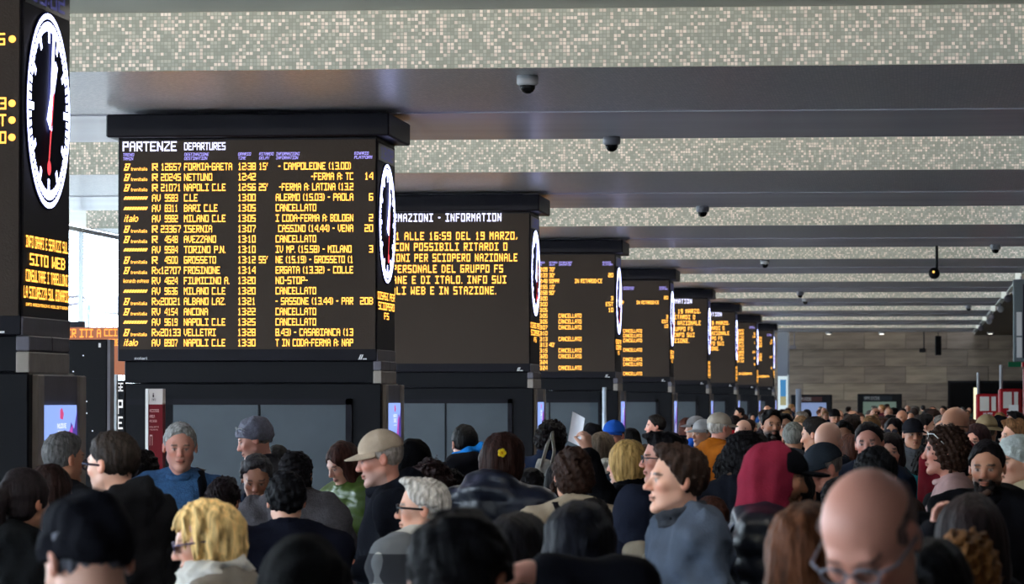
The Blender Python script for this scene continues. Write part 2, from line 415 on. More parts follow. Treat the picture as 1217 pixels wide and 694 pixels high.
def advert(parent, x, y0, y1, z0, z1):
    """backlit advertising screen on the side of the kiosk: sky, violet mountains, small lettering"""
    a = B('advert_screen', emis('advert_sky_light', (0.28, 0.42, 0.95), 1.15), x, x + 0.015, y0, y1, z0, z1, parent)
    X = x + 0.017
    def F(u, v): return (X, y0 + (y1 - y0) * u, z0 + (z1 - z0) * v)
    def poly(name, m, pts, dx=0):
        me = bpy.data.meshes.new(name); me.from_pydata([(F(u, v)[0] + dx, *F(u, v)[1:]) for u, v in pts], [], [tuple(range(len(pts)))])
        me.materials.append(m); return link(name, me, None, a)
    poly('mountain', emis('advert_far_ridge_light', (0.10, 0.10, 0.42), 1.0), [(0, 0), (0.62, 0), (0.62, .42), (.5, .38), (.42, .52), (.3, .62), (.22, .5), (.1, .45), (0, .36)])
    poly('mountain', emis('advert_near_ridge_light', (0.08, 0.05, 0.34), 1.0), [(0.45, 0), (1, 0), (1, .97), (.9, .8), (.8, .86), (.66, .6), (.55, .4)], 0.001)
    poly('mountain', emis('advert_pink_ridge_light', (0.55, 0.08, 0.50), 1.0), [(0.5, 0.2), (.62, .2), (.8, .6), (.86, .84), (.72, .78), (.66, .56)], 0.002)
    poly('can', emis('advert_white_light', (0.8, 0.85, 1.0), 1.0), [(0.36, 0.02), (.6, 0.02), (.6, .3), (.56, .36), (.42, .36), (.36, .3)], 0.003)
    poly('emblem', emis('advert_red_light', (0.7, 0.08, 0.25), 1.0), [(0.44, .89), (.53, .88), (.56, .93), (.5, .98), (.44, .96)], 0.003)
    mb = MB()
    fn = lambda u, v: (X + 0.003, y0 + (y1 - y0) * u, z0 + (z1 - z0) * (1 - v))
    led(mb, 'NUOVE', .36, .64, .15, .19, fn); led(mb, 'IDEE', .38, .62, .21, .26, fn); led(mb, 'DA SCOPRIRE', .38, .62, .29, .305, fn)
    mb.build('advert_lettering', emis('advert_letter_light', (0.9, 0.92, 1), 1.2), a)

def pillar(i, kind, label):
    D = PD[i]; root = empty('information_pillar', ((PXL + PXR) / 2, D + DEP / 2, 0))
    tag(root, label, 'information board', 'information pillars down the concourse')
    hx = SW / 2; hy = DEP / 2
    L = lambda n, m, *a, **k: B(n, m, *a, parent=root, **k)
    z_can0 = uz(163.5); z_can1 = uz(136.5) - 0.0
    can = L('canopy', M_black, -hx - 0.09, hx + 0.12, -hy - 0.16, hy + 0.10, z_can0, z_can1, bev=0.012)
    B('canopy_neck', M_black2, -hx * 0.9, hx * 0.9, -hy * 0.7, hy * 0.7, z_can1, SOF - 0.02, can)
    z_h0 = uz(429)
    L('display_housing', M_black, -hx - 0.02, hx, -hy, hy, z_h0, z_can0, bev=0.006)
    L('display_screen', M_led, -hx + 0.0, hx - 0.012, -hy - 0.012, -hy - 0.002, ZB, ZT - 0.01)
    # module seams of the led wall
    sc = [o for o in root.children if o.name.startswith('display_screen')][-1]
    # side face: header strip, clock, ticker
    L('side_panel', mat('side_led_panel', (34, 31, 40), 0.6), hx - 0.01, hx + 0.003, -hy + 0.02, hy - 0.01, uz(416), z_can0 - 0.03)
    L('side_plinth', M_gun, hx - 0.05, hx + 0.008, -hy + 0.005, hy, z_h0, uz(415.5), bev=0.004)
    L('header_strip', mat('dark_header_glass', (20, 20, 34), 0.3), hx, hx + 0.006, -hy + 0.04, hy - 0.03, uz(190), uz(170))
    mb = MB()
    fs = lambda u, v: (hx + 0.008, -hy + DEP * u, v)
    led(mb, '13:02', 0.16, 0.86, uz(172.5), uz(187), fs)
    mb.build('header_lettering', emis('dim_blue_led', (0.25, 0.25, 1.0), 0.16), root)
    clock(root, hx + 0.002, 0.0, uz(267.5) + 0.03, 0.495)
    mb = MB()
    if i in (0, 5, 6, 7):
        for s, u0, u1, v0, v1 in (('INFO ORARI E SERVIZI SUL', .06, .94, 357.0, 365.5), ('SITO WEB', .14, .88, 369.5, 378.0), ('CONSULTARE I TABELLONI', .06, .94, 381.5, 390.0), ('LA SICUREZZA SUL BINARIO', .02, .96, 393.5, 402.0), ('INFO ASSISTENZA E BIGLIETTERIA', .06, .94, 405.5, 407.5)):
            led(mb, s, u0, u1, uz(v0), uz(v1), fs)
    else:
        for s, u0, u1, v0, v1 in (('DISAGI PER', .0, .96, 346.5, 355.5), ('SCIOPERO', .04, .94, 358.5, 367.5), ('FS', .36, .62, 370.5, 378.5)):
            led(mb, s, u0, u1, uz(v0), uz(v1), fs)
    mb.build('ticker_lettering', M_amber, root)
    # board text, drawn on the front face in the photograph's layout of the first board
    off = -(PXL + PXR) / 2
    fn = lambda px, py: (ux(px) + off, -hy - 0.014, uz(py))
    amber, wht, vio = MB(), MB(), MB()
    if kind == 'departures':
        led(wht, 'PARTENZE', 146, 210, 167.5, 179, fn); led(wht, 'DEPARTURES', 219, 268, 169, 178, fn)
        for a, b, x0, x1, x2 in (('TRENO', 'TRAIN', 146, 159, 158), ('DESTINAZIONE', 'DESTINATION', 219, 248, 246), ('ORARIO', 'TIME', 283, 298, 292), ('RITARDO', 'DELAY', 308, 325, 320), ('INFORMAZIONI', 'INFORMATION', 328, 356, 354), ('BINARIO', 'PLATFORM', 421, 438, 442)):
            led(vio, a, x0, x1, 181.3, 184.8, fn, 0.15); led(vio, b, x0, x2, 186, 189.6, fn, 0.15)
        for r, (lg, tr, ds, tm, dl, (info, i0, i1), pl) in enumerate(ROWS):
            y = 197.8 + r * 12.32; t, b = y - 4.3, y + 4.3
            logo(amber, lg, 147, y, fn)
            a, n = tr[:2].strip(), tr[2:].strip()
            led(amber, a, 181, 187.5 if len(a) == 1 else 191, t, b, fn)
            led(amber, n, 215 - 4.7 * len(n), 215 if len(n) > 4 else 211.5, t, b, fn)
            led(amber, ds, 219, 219 + 4.75 * len(ds) - (3 if '.' in ds else 0), t, b, fn)
            led(amber, tm, 283, 304, t, b, fn)
            if dl: led(amber, dl, 308, 318.5, t, b, fn)
            led(amber, info, i0, i1, t, b, fn)
            if pl: led(amber, pl, 444 - 5.2 * len(pl), 443.5, t, b, fn)
    elif kind == 'information':
        w = 305.0; q = lambda px: 143 + (px - 416) * w / 218.0
        qy = lambda py: 475 + (py - 475) * (PD[2] / PD[1])
        led(wht, 'INFORMAZIONI - INFORMATION', q(447.5), q(600), qy(255), qy(264.5), fn, 0, 2)
        for s, x0, x1, y in (('DALLE 00:01 ALLE 16:59 DEL 19 MARZO,', 419, 619, 281.5), ('TRENI CON POSSIBILI RITARDI O', 440, 607, 294.3), ('CANCELLAZIONI PER SCIOPERO NAZIONALE', 419, 619, 307.2), ('DEL PERSONALE DEL GRUPPO FS', 450, 602, 320.3), ('ITALIANE E DI ITALO. INFO SUI', 441, 606, 333.2), ('CANALI WEB E IN STAZIONE.', 452, 594, 346)):
            led(amber, s, q(x0), q(x1), qy(y - 4.6), qy(y + 4.6), fn, 0, 2)
    elif kind == 'delays':
        for a, b, x0, x1, x2 in (('TRENO', 'TRAIN', 146, 159, 158), ('DESTINAZIONE', 'DESTINATION', 219, 248, 246), ('ORARIO', 'TIME', 283, 298, 292), ('RITARDO', 'DELAY', 308, 325, 320), ('INFORMAZIONI', 'INFORMATION', 328, 356, 354), ('BINARIO', 'PLATFORM', 421, 438, 442)):
            led(vio, a, x0, x1, 181.3, 184.8, fn, 0.15); led(vio, b, x0, x2, 186, 189.6, fn, 0.15)
        times = ['12:09', '12:33', '12:48', '12:55', '12:58', '13:00', '13:00', '13:05', '13:05', '13:05', '13:07', '13:10', '13:13', '13:13', '13:15', '13:20', '13:24', '13:24']
        dely = ["70'", "30'", 'SOPPR', "10'", "90'"] + [''] * 8 + ["40'"] + [''] * 4
        plat = ['', '20', '', '', '', '3', 'EST', '10'] + [''] * 10
        canc = {8, 9, 10, 12, 14, 15, 17}
        for r in range(18):
            y = 197.8 + r * 12.32; t, b = y - 4.3, y + 4.3
            logo(amber, 'TTFTIFTTFTFTTFIT'[r % 16], 147, y, fn)
            led(amber, 'R 12%03d' % (137 * (r + 3) % 997), 181, 215, t, b, fn)
            led(amber, ('NAPOLI C.LE', 'VITERBO', 'NETTUNO', 'PISA C.LE', 'CASSINO')[r % 5], 219, 262, t, b, fn)
            led(amber, times[r], 283, 304, t, b, fn)
            if dely[r]: led(amber, dely[r], 308, 320 if len(dely[r]) < 5 else 329, t, b, fn)
            if r in canc: led(amber, 'CANCELLATO', 328, 376, t, b, fn)
            if r == 2: led(amber, 'IN RITARDO-CE', 362, 420, t, b, fn)
            if plat[r]: led(amber, plat[r], 444 - 5.4 * len(plat[r]), 443.5, t, b, fn)
    elif kind == 'arrivals':
        led(vio, 'BINARIO', 421, 438, 181.3, 184.8, fn, 0.15); led(vio, 'PLATFORM', 421, 442, 186, 189.6, fn, 0.15)
        plat = {1: '9', 2: '12', 4: '1', 7: '24', 9: '2', 11: '5'}
        for r in range(13):
            if i == 8 and r in (4, 5, 9, 10): continue
            y = 197.8 + r * 12.32; t, b = y - 4.3, y + 4.3
            led(amber, ('FERMA A: ORTE', 'CIVITAVECCHIA', 'TIBURTINA (12', 'MONTEROTONDO')[r % 4], 328, 398 if r < 11 else 360, t, b, fn)
            if r in plat: led(amber, plat[r], 444 - 5.4 * len(plat[r]), 443.5, t, b, fn)
            if r > 11: break
        led(amber, 'TRENI SOPPRESSI IN GIORNATA', 300, 430, 197.8 + 14 * 12.32 - 4, 197.8 + 14 * 12.32 + 5, fn)
    elif kind == 'near':
        for s, x0, x1, y in (('25', 425, 436, 217.6), ('3', 432, 437, 263.5), ('EST', 420, 437, 275.5), ('10', 427, 437, 287.8), ('13', 427, 437, 229.5)):
            if s == '13': continue
            led(amber, s, x0, x1, y - 4.3, y + 4.3, fn)
            amber.lathe([(0.018, 0), (0.018, 0.002)], (fn(441.3, y)[0], -hy - 0.016, fn(441, y)[2]), 14, 'y')
        for r in range(14):
            y = 197.8 + r * 12.32
            led(amber, 'CANCELLATO', 328, 376, y - 4.3, y + 4.3, fn)
    if amber.v: amber.build('amber_lettering', M_amber, root)
    if wht.v: wht.build('heading_lettering', M_ledw, root)
    if vio.v: vio.build('column_heading_lettering', M_ledb, root)
    # maker's marks on the lower rail
    mk = MB(); led(mk, 'saperlo', 160, 175, 424.5, 427, fn)
    fy = lambda px, py: (ux(px) + off, -hy - 0.004, uz(py))
    mk = MB(); led(mk, 'solari', 160, 175, 424, 427.2, fy)
    for a in (0, 2.2): mk.quad(fy(426 + a, 427.5), fy(427.6 + a, 427.5), fy(430 + a, 421.5), fy(428.4 + a, 421.5))
    mk.quad(fy(431, 427.5), fy(436, 427.5), fy(436, 426), fy(431.4, 426))
    mk.build('rail_mark', M_white, root)
    # kiosk base below the display
    x0, x1 = ux(147) + off, ux(453) + off
    L('upper_fascia', M_black2, x0, x1 - 0.03, -hy + 0.05, hy - 0.05, uz(455), z_h0, bev=0.006)
    L('capital_block', M_gun, ux(443) + off, hx + 0.035, -hy + 0.035, -0.005, uz(440), z_h0, bev=0.006)
    L('capital_block', M_gun, ux(443) + off, hx + 0.035, 0.005, hy - 0.14, uz(440), z_h0, bev=0.006)
    L('capital_block', M_gun2, ux(443) + off, hx + 0.035, -hy + 0.035, hy - 0.14, uz(456), uz(440.6), bev=0.006)
    L('kiosk_body', M_black2, x0, x1, -hy + 0.02, hy, 0.0, uz(455.4), bev=0.01)
    ks = x1
    L('side_jamb', M_gun2, ks - 0.02, ks + 0.03, -hy + 0.10, -hy + 0.24, 0, uz(457), bev=0.006)
    L('side_jamb', M_gun2, ks - 0.02, ks + 0.03, hy - 0.02, hy + 0.14, 0, uz(457), bev=0.006)
    L('side_cladding', M_gun, ks - 0.02, ks + 0.015, -hy + 0.24, hy - 0.02, 0, uz(457), bev=0.004)
    advert(root, ks + 0.015, -hy + 0.25, hy - 0.10, uz(479) - 0.62, uz(479))
    # shop window in the front of the kiosk
    wz1 = uz(481); wx0, wx1 = ux(206) + off, ux(411) + off
    g = L('window_glazing', mat('kiosk_dark_glass', (78, 84, 90), 0.25, 0.2, 0, 0, 0.1, 2), wx0, wx1, -hy + 0.006, -hy + 0.02, 0.5, wz1)
    L('window_jamb', M_black, wx1, wx1 + 0.05, -hy - 0.004, -hy + 0.02, 0.3, wz1 + 0.05)
    L('window_head', M_black, wx0 - 0.4, wx1 + 0.05, -hy - 0.004, -hy + 0.02, wz1, wz1 + 0.05)
    L('window_mullion', M_black2, (wx0 + wx1) / 2 - 0.01, (wx0 + wx1) / 2 + 0.01, -hy + 0.0, -hy + 0.006, 0.5, wz1)
    for o_ in root.children:
        if 'lettering' in o_.name or 'mark' in o_.name: o_['kind'] = 'stuff'
    return root

kinds = ['near', 'departures', 'information', 'delays', 'delays', 'information', 'information', 'arrivals', 'arrivals']
plab = ['nearest black board pillar at the left edge, cut off, showing a tall side clock',
 'black pillar whose board is headed PARTENZE DEPARTURES with a full amber train list',
 'black pillar with amber strike notice under INFORMAZIONI - INFORMATION, second behind the departures board',
 'black pillar with a column of amber times and seven CANCELLATO rows beside the strike notice',
 'fourth black board pillar in the row, short list of CANCELLATO rows, times hidden',
 'fifth black board pillar in the row, notice cut to its right half ending in MARZO',
 'sixth black board pillar in the row, narrow amber notice over a pale ledge',
 'seventh black board pillar in the row, dense amber list block',
 'last and smallest black board pillar, next to the far wall']
for i in range(9): pillar(i, kinds[i], plab[i])

# ------------------------------------------------------------------ fixtures and background furniture
def dome_camera(px, py, Y, label, s=1.0, hang=0.0):
    p = at(px, py, Y); z = SOF - (0.010 if ((Y - BEAM0) % PIT) > 4.35 else 0)
    r = empty('dome_camera', (p.x, Y, z)); tag(r, label, 'security camera', 'ceiling dome cameras')
    MB().lathe([(0.075 * s, 0), (0.08 * s, -0.02), (0.08 * s, -0.06 * s), (0.066 * s, -0.075 * s)], (0, 0, 0), 20).build('mount', M_grey, r, True)
    MB().lathe([(0.058 * s, -0.07 * s), (0.056 * s, -0.095 * s), (0.042 * s, -0.12 * s), (0.02 * s, -0.133 * s), (0.004, -0.135 * s)], (0, 0, 0), 20).build('lens_dome', mat('smoked_dome', (12, 12, 14), 0.12), r, True)
for a in ((627, 78, 28.9, 'white dome camera under the front beam, biggest of the ceiling cameras'),
          (727, 163, 36 - 0.4, 'white dome camera under the rear edge of the front beam, above the departures row'),
          (835, 245, 48.5, 'dome camera on the second beam, right of the first two'),
          (1183, 296, 61.0, 'dome camera near the right end of the third beam'),
          (909, 310, 67.6, 'small dome camera under the fourth beam, left of the hanging spotlight'),
          (951, 350, 87.2, 'upper of two tiny dome cameras close together over the far concourse'),
          (957, 355, 93.4, 'lower of two tiny dome cameras close together over the far concourse'),
          (1151, 364, 100.5, 'tiny dome camera on the far beams left of the white end caps')):
    dome_camera(*a)
for i, (x, y) in enumerate(ADDED_LAMPS):  # housings for the unseen fill lamps added above the crowd
    r = empty('added_recess_lamp', (x, y, REC)); tag(r, 'added square fill lamp in the ceiling recess, unseen above the beams', 'ceiling light', 'added fill lamps in the ceiling recesses')
    B('added_lamp_box', M_white, -0.3, 0.3, -0.3, 0.3, -0.08, 0, r, 0.01); B('added_lamp_diffuser', emis('added_lamp_glow', (1, .92, .8), 2.0), -0.27, 0.27, -0.27, 0.27, -0.09, -0.08, r)
# hanging spotlight
p = at(1113, 297, 62.0); r = empty('hanging_spotlight', (p.x, 61.3, SOF)); tag(r, 'black spotlight hanging on a thin rod with a small amber glow', 'spotlight')
MB().tube([(0, 0, 0), (0, 0, -0.38)], 0.022).build('rod', M_black2, r)
MB().lathe([(0.055, 0.12), (0.085, 0.05), (0.09, -0.05), (0.07, -0.09)], (-0.04, 0, -0.44), 16, 'y').build('lamp_head', M_black2, r, True)
MB().lathe([(0.018, 0), (0.018, 0.004)], (-0.05, -0.096, -0.42), 12, 'y').build('lens', emis('amber_lens_glow', (1, .5, .1), 2.0), r)
# fixtures at the far wall head
for i, x in enumerate((985, 1048, 1177)):
    p = at(x, 399.5, 139.2); r = empty('ceiling_spot', (p.x, 139.2, SOF - 0.010))
    tag(r, ('small round ceiling spot at the far wall, left of three', 'brightest small ceiling spot at the far wall, above the map board', 'small round ceiling spot at the far wall, right of three')[i], 'ceiling light', 'spots along the far wall')
    MB().lathe([(0.11, 0), (0.12, -0.04), (0.10, -0.07)], (0, 0, 0), 16).build('housing', M_grey, r, True)
    MB().lathe([(0.085, -0.07), (0.06, -0.09)], (0, 0, 0), 16).build('lamp', emis('spot_lamp_glow', (1, .95, .85), (2.0, 3.5, 2.0)[i]), r)
p = at(1115, 399, 138.6); r = empty('loudspeaker', (p.x, 138.6, SOF - 0.12)); tag(r, 'tall black column loudspeaker hanging before the far wall', 'loudspeaker')
B('cabinet', M_black2, -0.11, 0.11, -0.1, 0.1, -0.72, -0.04, r, 0.02); B('grille', mat('black_grille', (10, 10, 12), 0.8), -0.09, 0.09, -0.106, -0.1, -0.68, -0.08, r)
MB().tube([(0, 0, -0.04), (0, 0, 0.1)], 0.015).build('bracket', M_black2, r)
for x, lb, h in ((1098, 'black camera on a drop rod left of the column loudspeaker', 0.62), (944, 'grey bracket camera at the left end of the far wall', 0.5)):
    p = at(x, 401, 138.0); r = empty('rod_camera', (p.x, 138, SOF - 0.010)); tag(r, lb, 'security camera')
    m = M_black2 if x > 1000 else M_gun
    MB().tube([(0, 0, 0), (0, 0, -h)], 0.022).build('rod', m, r)
    B('camera_head', m, -0.16, 0.06, -0.1, 0.1, -h - 0.12, -h + 0.02, r, 0.02)
# map boards
def map_board(x0, x1, y0, y1, Y, label, col, edge):
    a, b = at(x0, y0, Y), at(x1, y1, Y); z0 = 0.8
    r = empty('map_board', ((a.x + b.x) / 2, Y, 0)); tag(r, label, 'notice board'); h = (b.x - a.x) / 2
    B('board_frame', mat('black_board_frame', (16, 16, 20), 0.4), -h, h, -0.05, 0.06, z0, a.z, r, 0.02)
    B('lit_panel', emis('lit_map_' + col[0], col[1], 0.8), -h + 0.2, h - 0.2, -0.06, -0.05, z0 + 0.15, a.z - 0.28, r)
    B('header_band', mat('board_header', edge, 0.5), -h + 0.2, h - 0.35, -0.065, -0.05, a.z - 0.24, a.z - 0.08, r)
    mb = MB(); f = lambda u, v: (-h + 0.25 + u * (2 * h - 0.6), -0.068, a.z - 0.10 - v * 0.11)
    led(mb, 'MAPPA STAZIONE', 0, 0.55, 0, 1, f); mb.build('board_lettering', mat('pale_print', (150, 150, 150), 0.6), r)
    for s in (-1, 1): MB().tube([(s * h * 0.8, 0, 0), (s * h * 0.8, 0, z0)], 0.04).build('leg', M_gun, r)
map_board(940, 989, 469, 500, 138, 'wide black framed lit board with pale blue panel, before the far wall at left', ('blue', (0.22, 0.30, 0.55)), (70, 40, 40))
map_board(1019, 1072, 468, 500, 141, 'black framed board with dim green map panel, mid far wall', ('green', (0.11, 0.16, 0.13)), (34, 38, 46))
# far left column with poster, slim post
p = at(924, 400, 141); q = at(936, 400, 141)
struct(B('column', mat('grey_column', (96, 102, 116), 0.6), p.x, q.x, 141, 143, 0, SOF + 0.02))
p = at(924.5, 447, 136); q = at(936, 492, 136)
r = empty('poster_stand', ((p.x + q.x) / 2, 136, 0)); tag(r, 'white poster stand with blue picture beside the last board pillar', 'poster'); h = (q.x - p.x) / 2
B('panel', emis('poster_white_light', (0.72, 0.86, 0.92), 0.85), -h, h, -0.03, 0.03, 0.2, p.z, r)
B('picture', emis('poster_blue_light', (0.03, 0.22, 0.50), 0.9), -h * 0.5, h * 0.7, -0.035, -0.03, p.z - 0.7, p.z - 0.12, r)
B('picture', emis('poster_yellow_light', (0.45, 0.42, 0.2), 0.7), -h * 0.5, h * 0.7, -0.036, -0.03, p.z - 1.0, p.z - 0.7, r)
B('frame', M_alu, h, h + 0.05, -0.04, 0.04, 0, p.z + 0.05, r)
p = at(949, 462, 130); r = empty('slim_post', (p.x, 130, 0)); tag(r, 'slim grey post standing in front of the left lit board', 'post')
MB().tube([(0, 0, 0), (0, 0, p.z)], 0.09, 12).build('shaft', mat('grey_post', (92, 98, 112), 0.5), r, True); MB().lathe([(0.2, 0), (0.2, 0.03)], (0, 0, 0), 16).build('foot', M_gun, r)
# dark doorway in the far wall
p = at(1129, 455, YB); q = at(1212, 520, YB)
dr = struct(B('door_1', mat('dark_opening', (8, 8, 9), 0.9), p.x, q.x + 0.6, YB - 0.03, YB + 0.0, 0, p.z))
B('door_frame', M_black2, p.x - 0.08, q.x + 0.6, YB - 0.08, YB - 0.03, p.z, p.z + 0.08, dr); B('door_frame', M_black2, p.x - 0.08, p.x, YB - 0.08, YB - 0.03, 0, p.z, dr)
# red ticket kiosks at the right
M_red = mat('red_kiosk_enamel', (150, 22, 30), 0.35, 0, 0, 0, 0.08, 3); M_pale = mat('pale_panel', (205, 200, 195), 0.5)
def kiosk(x0, x1, yt, Y, label, v):
    a, b = at(x0, yt, Y), at(x1, yt, Y); r = empty('ticket_kiosk', ((a.x + b.x) / 2, Y + 0.3, 0)); tag(r, label, 'ticket machine', 'red ticket machines at right'); h = (b.x - a.x) / 2; z = a.z
    B('body', M_red, -h, h, -0.3, 0.3, 0, z, r, 0.03)
    B('screen', mat('machine_screen', (150, 150, 158), 0.3), -h + 0.1, h - 0.1, -0.32, -0.3, z - 0.75, z - 0.52, r)
    B('header_panel', M_pale, -h + 0.08, h * 0.1, -0.32, -0.3, z - 0.36, z - 0.06, r); B('header_panel', M_pale, h * 0.3, h - 0.08, -0.32, -0.3, z - 0.36, z - 0.06, r)
    mb = MB(); led(mb, 'BIGLIETTI', -h + 0.15, h - 0.15, 0, 1, lambda u, w: (u, -0.323, z - 0.40 - 0.09 * w)); mb.build('kiosk_lettering', M_white, r)
    MB().tube([(-h + 0.05, 0, z), (-h + 0.05, 0, z + 0.45)], 0.03).build('mast', M_grey, r)
    if v: 
        B('poster', mat('pink_poster', (190, 90, 150), 0.5), -h * 0.98, -h * 0.35, -0.325, -0.3, z - 1.1, z - 0.75, r)
        s = B('notice', M_white, -h * 0.15, h * 0.65, -0.34, -0.32, z - 0.72, z - 0.30, r)
        mb = MB(); led(mb, 'N.3', -h * 0.05, h * 0.5, z - 0.45, z - 0.58, lambda u, w: (u, -0.343, w)); mb.build('notice_lettering', mat('dark_print', (60, 62, 80), 0.6), s)
    return r
kiosk(1160, 1188, 468, 84, 'red ticket machine with two pale header panels, before the dark doorway', 0)
kiosk(1187, 1215, 462, 74, 'taller red ticket machine with pink poster and white notice numbered 3', 1)
p = at(1212, 440, 60); r = empty('red_column_sign', (p.x + 0.25, 60, 0)); tag(r, 'dark red sign column cut by the right edge, nearest of the red stands', 'sign')
B('column', mat('deep_red_enamel', (120, 14, 24), 0.4), -0.2, 0.3, -0.2, 0.2, 0, p.z + 0.05, r, 0.03); B('cap', M_red, -0.22, 0.32, -0.22, 0.22, p.z + 0.05, p.z + 0.12, r)
p = at(1159, 466, 90); r = empty('light_strip', (p.x, 90, 0)); tag(r, 'thin upright glowing white and yellow strip left of the red machines', 'light')
B('tube', emis('strip_glow', (1, .95, .6), 1.2), -0.035, 0.035, -0.03, 0.03, 1.2, p.z + 0.1, r); B('stand', M_grey, -0.05, 0.05, -0.03, 0.06, 0, 1.2, r)
# hanging sign at the right edge
Y = 62.0; a, b = at(1204, 338, Y), at(1225, 430, Y); r = empty('hanging_sign', (a.x, Y, SOF)); tag(r, 'tall grey hanging sign panel with two white notices, cut by the right edge', 'sign')
w = b.x - a.x
B('panel', mat('grey_sign_panel', (110, 118, 122), 0.45), 0, w, -0.05, 0.05, b.z - SOF, a.z - SOF + 0.08, r, 0.01)
B('rail', mat('green_rail', (20, 92, 60), 0.5), -0.08, w, -0.07, 0.07, b.z - SOF - 0.08, b.z - SOF, r)
for z0, z1 in ((371, 399), (401, 425)): B('notice', M_white, 0.05, w * 0.5, -0.06, -0.05, at(1210, z1, Y).z - SOF, at(1210, z0, Y).z - SOF, r)
B('edge_strip', mat('violet_dark_edge', (40, 24, 44), 0.5), w * 0.56, w * 0.64, -0.06, -0.05, b.z - SOF + 0.05, a.z - SOF, r)
MB().tube([(w * 0.95, 0, a.z - SOF), (w * 0.95, 0, -0.03)], 0.02).build('hanger', M_grey, r)
# spotlights along the right fascia
for k, Y in enumerate((66, 71, 76, 82, 87, 97, 106, 112, 123)):
    r = empty('track_light', (XR + 0.02 + 0.05 * (k % 2), Y, SOF - 0.03)); tag(r, '%s round grey spotlight in the receding line along the right ceiling edge' % ('nearest', 'second nearest', 'third nearest', 'fourth nearest', 'middle', 'fourth farthest', 'third farthest', 'second farthest', 'farthest')[k], 'spotlight', 'spotlights along the right ceiling edge')
    MB().tube([(0, 0, 0), (0, 0, -0.09)], 0.02).build('stem', M_gun, r)
    MB().lathe([(0.05, 0.10), (0.085, 0.04), (0.085, -0.06), (0.06, -0.08)], (0, 0, -0.15), 14, 'y').build('lamp_head', M_grey if k % 2 else M_gun, r, True)
# left background: black cabinet, white posts, lettered panel, orange moving sign, mezzanine
Y = 25.5; a, b = at(68, 403.5, Y), at(127.5, 560, Y); r = empty('tall_cabinet', ((a.x + b.x) / 2, Y, 0)); h = (b.x - a.x) / 2
tag(r, 'tall black cabinet with tiny pinpoint lights between the two nearest pillars', 'cabinet')
B('body', mat('black_cabinet', (14, 13, 17), 0.35), -h, h, 0, 0.12, 0, a.z, r, 0.01)
B('door_seam', M_black2, -h + 0.02, h - 0.02, -0.004, 0, at(0, 450, Y).z, at(0, 449, Y).z, r); B('edge_profile', M_gun, h, h + 0.02, -0.01, 0.12, 0, a.z, r)
B('small_label', M_white, h - 0.06, h - 0.045, -0.004, 0, at(0, 413, Y).z, at(0, 408, Y).z, r)
for x, y in ((99, 422.5), (87, 441.5), (80, 476), (103, 477), (80, 489), (103, 491), (92, 503), (110, 512)):
    p = at(x, y, Y); MB().lathe([(0.005, 0), (0.005, -0.004)], (p.x - r.location.x, 0, p.z), 8, 'y').build('pilot_light', emis('pinpoint_light', (.8, .85, 1), 1.2), r)
Y = 29.0
for x0, x1, lb in ((129.5, 133.4, 'white upright post just right of the black cabinet'), (135.5, 138.5, 'narrower pale post behind the white one by the cabinet')):
    a, b = at(x0, 442 if x0 < 132 else 445, Y), at(x1, 442, Y); r = empty('white_post', ((a.x + b.x) / 2, Y, 0)); tag(r, lb, 'post')
    h = (b.x - a.x) / 2; B('shaft', M_white if x0 < 132 else mat('pale_grey_enamel', (180, 185, 190), 0.5), -h, h, 0, 0.06, 0, a.z, r); B('foot', M_gun, -h, h, -0.05, 0.12, 0, 0.02, r)
Y = 31.3; a, b = at(138.5, 452, Y), at(148, 452, Y); r = empty('lettered_panel', ((a.x + b.x) / 2, Y, 0)); h = (b.x - a.x) / 2
tag(r, 'narrow black panel with bold white letters stacked vertically beside the departures pillar', 'sign')
B('panel', M_black2, -h, h, 0, 0.05, 0, a.z, r)
mb = MB(); f = lambda px, py: (at(px, py, Y).x - r.location.x, -0.004, at(px, py, Y).z)
led(mb, 'GE', 139.5, 146.5, 455, 465, f); led(mb, 'P', 140, 146, 475, 492, f); led(mb, 'E', 140, 146, 495, 510, f)
mb.build('panel_lettering', emis('lit_white_letters', (0.95, 0.97, 1), 1.0), r)
Y = 47.0; a, b = at(70, 389, Y), at(152, 446, Y); r = empty('moving_message_sign', ((a.x + b.x) / 2, Y, SOF)); h = (b.x - a.x) / 2
tag(r, 'hanging amber message sign partly hidden behind the black cabinet', 'sign')
B('sign_body', emis('amber_sign_haze', (0.50, 0.12, 0.01), 0.75), -h, h, 0, 0.1, b.z - SOF, a.z - SOF, r); MB().tube([(-h * 0.95, 0.05, a.z - SOF), (-h * 0.95, 0.05, 0)], 0.03).build('hanger', M_gun, r)
mb = MB(); f = lambda px, py: (at(px, py, Y).x - r.location.x, -0.006, at(px, py, Y).z - SOF)
led(mb, 'CCIO', 124, 145, 391, 399.5, f); led(mb, 'SOEL', 129, 147, 403, 411, f); led(mb, 'IR ITI A', 80, 120, 391, 401, f)
mb.build('sign_lettering', emis('orange_led_light', (1.0, 0.30, 0.02), 2.0), r)
Y = 78.0; a, b = at(105, 352, Y), at(150, 371, Y); r = struct(B('mezzanine', mat('pale_grey_concrete', (176, 178, 184), 0.7), a.x, b.x + 2, Y, Y + 3, b.z, a.z))
B('mezzanine_edge', mat('grey_concrete', (150, 156, 166), 0.7), a.x + 0.6, b.x + 2, Y + 0.05, Y + 3, at(0, 374, Y).z, b.z, r); B('mezzanine_edge', mat('grey_concrete', (150, 156, 166), 0.7), a.x + 1.1, b.x + 2, Y + 0.08, Y + 3, at(0, 378, Y).z, at(0, 374, Y).z, r)
a, b = at(99.5, 362, 76), at(104.5, 390, 76); struct(B('support_post', mat('blue_grey_steel', (150, 172, 190), 0.5), a.x, b.x, 76, 76.2, 0, a.z))
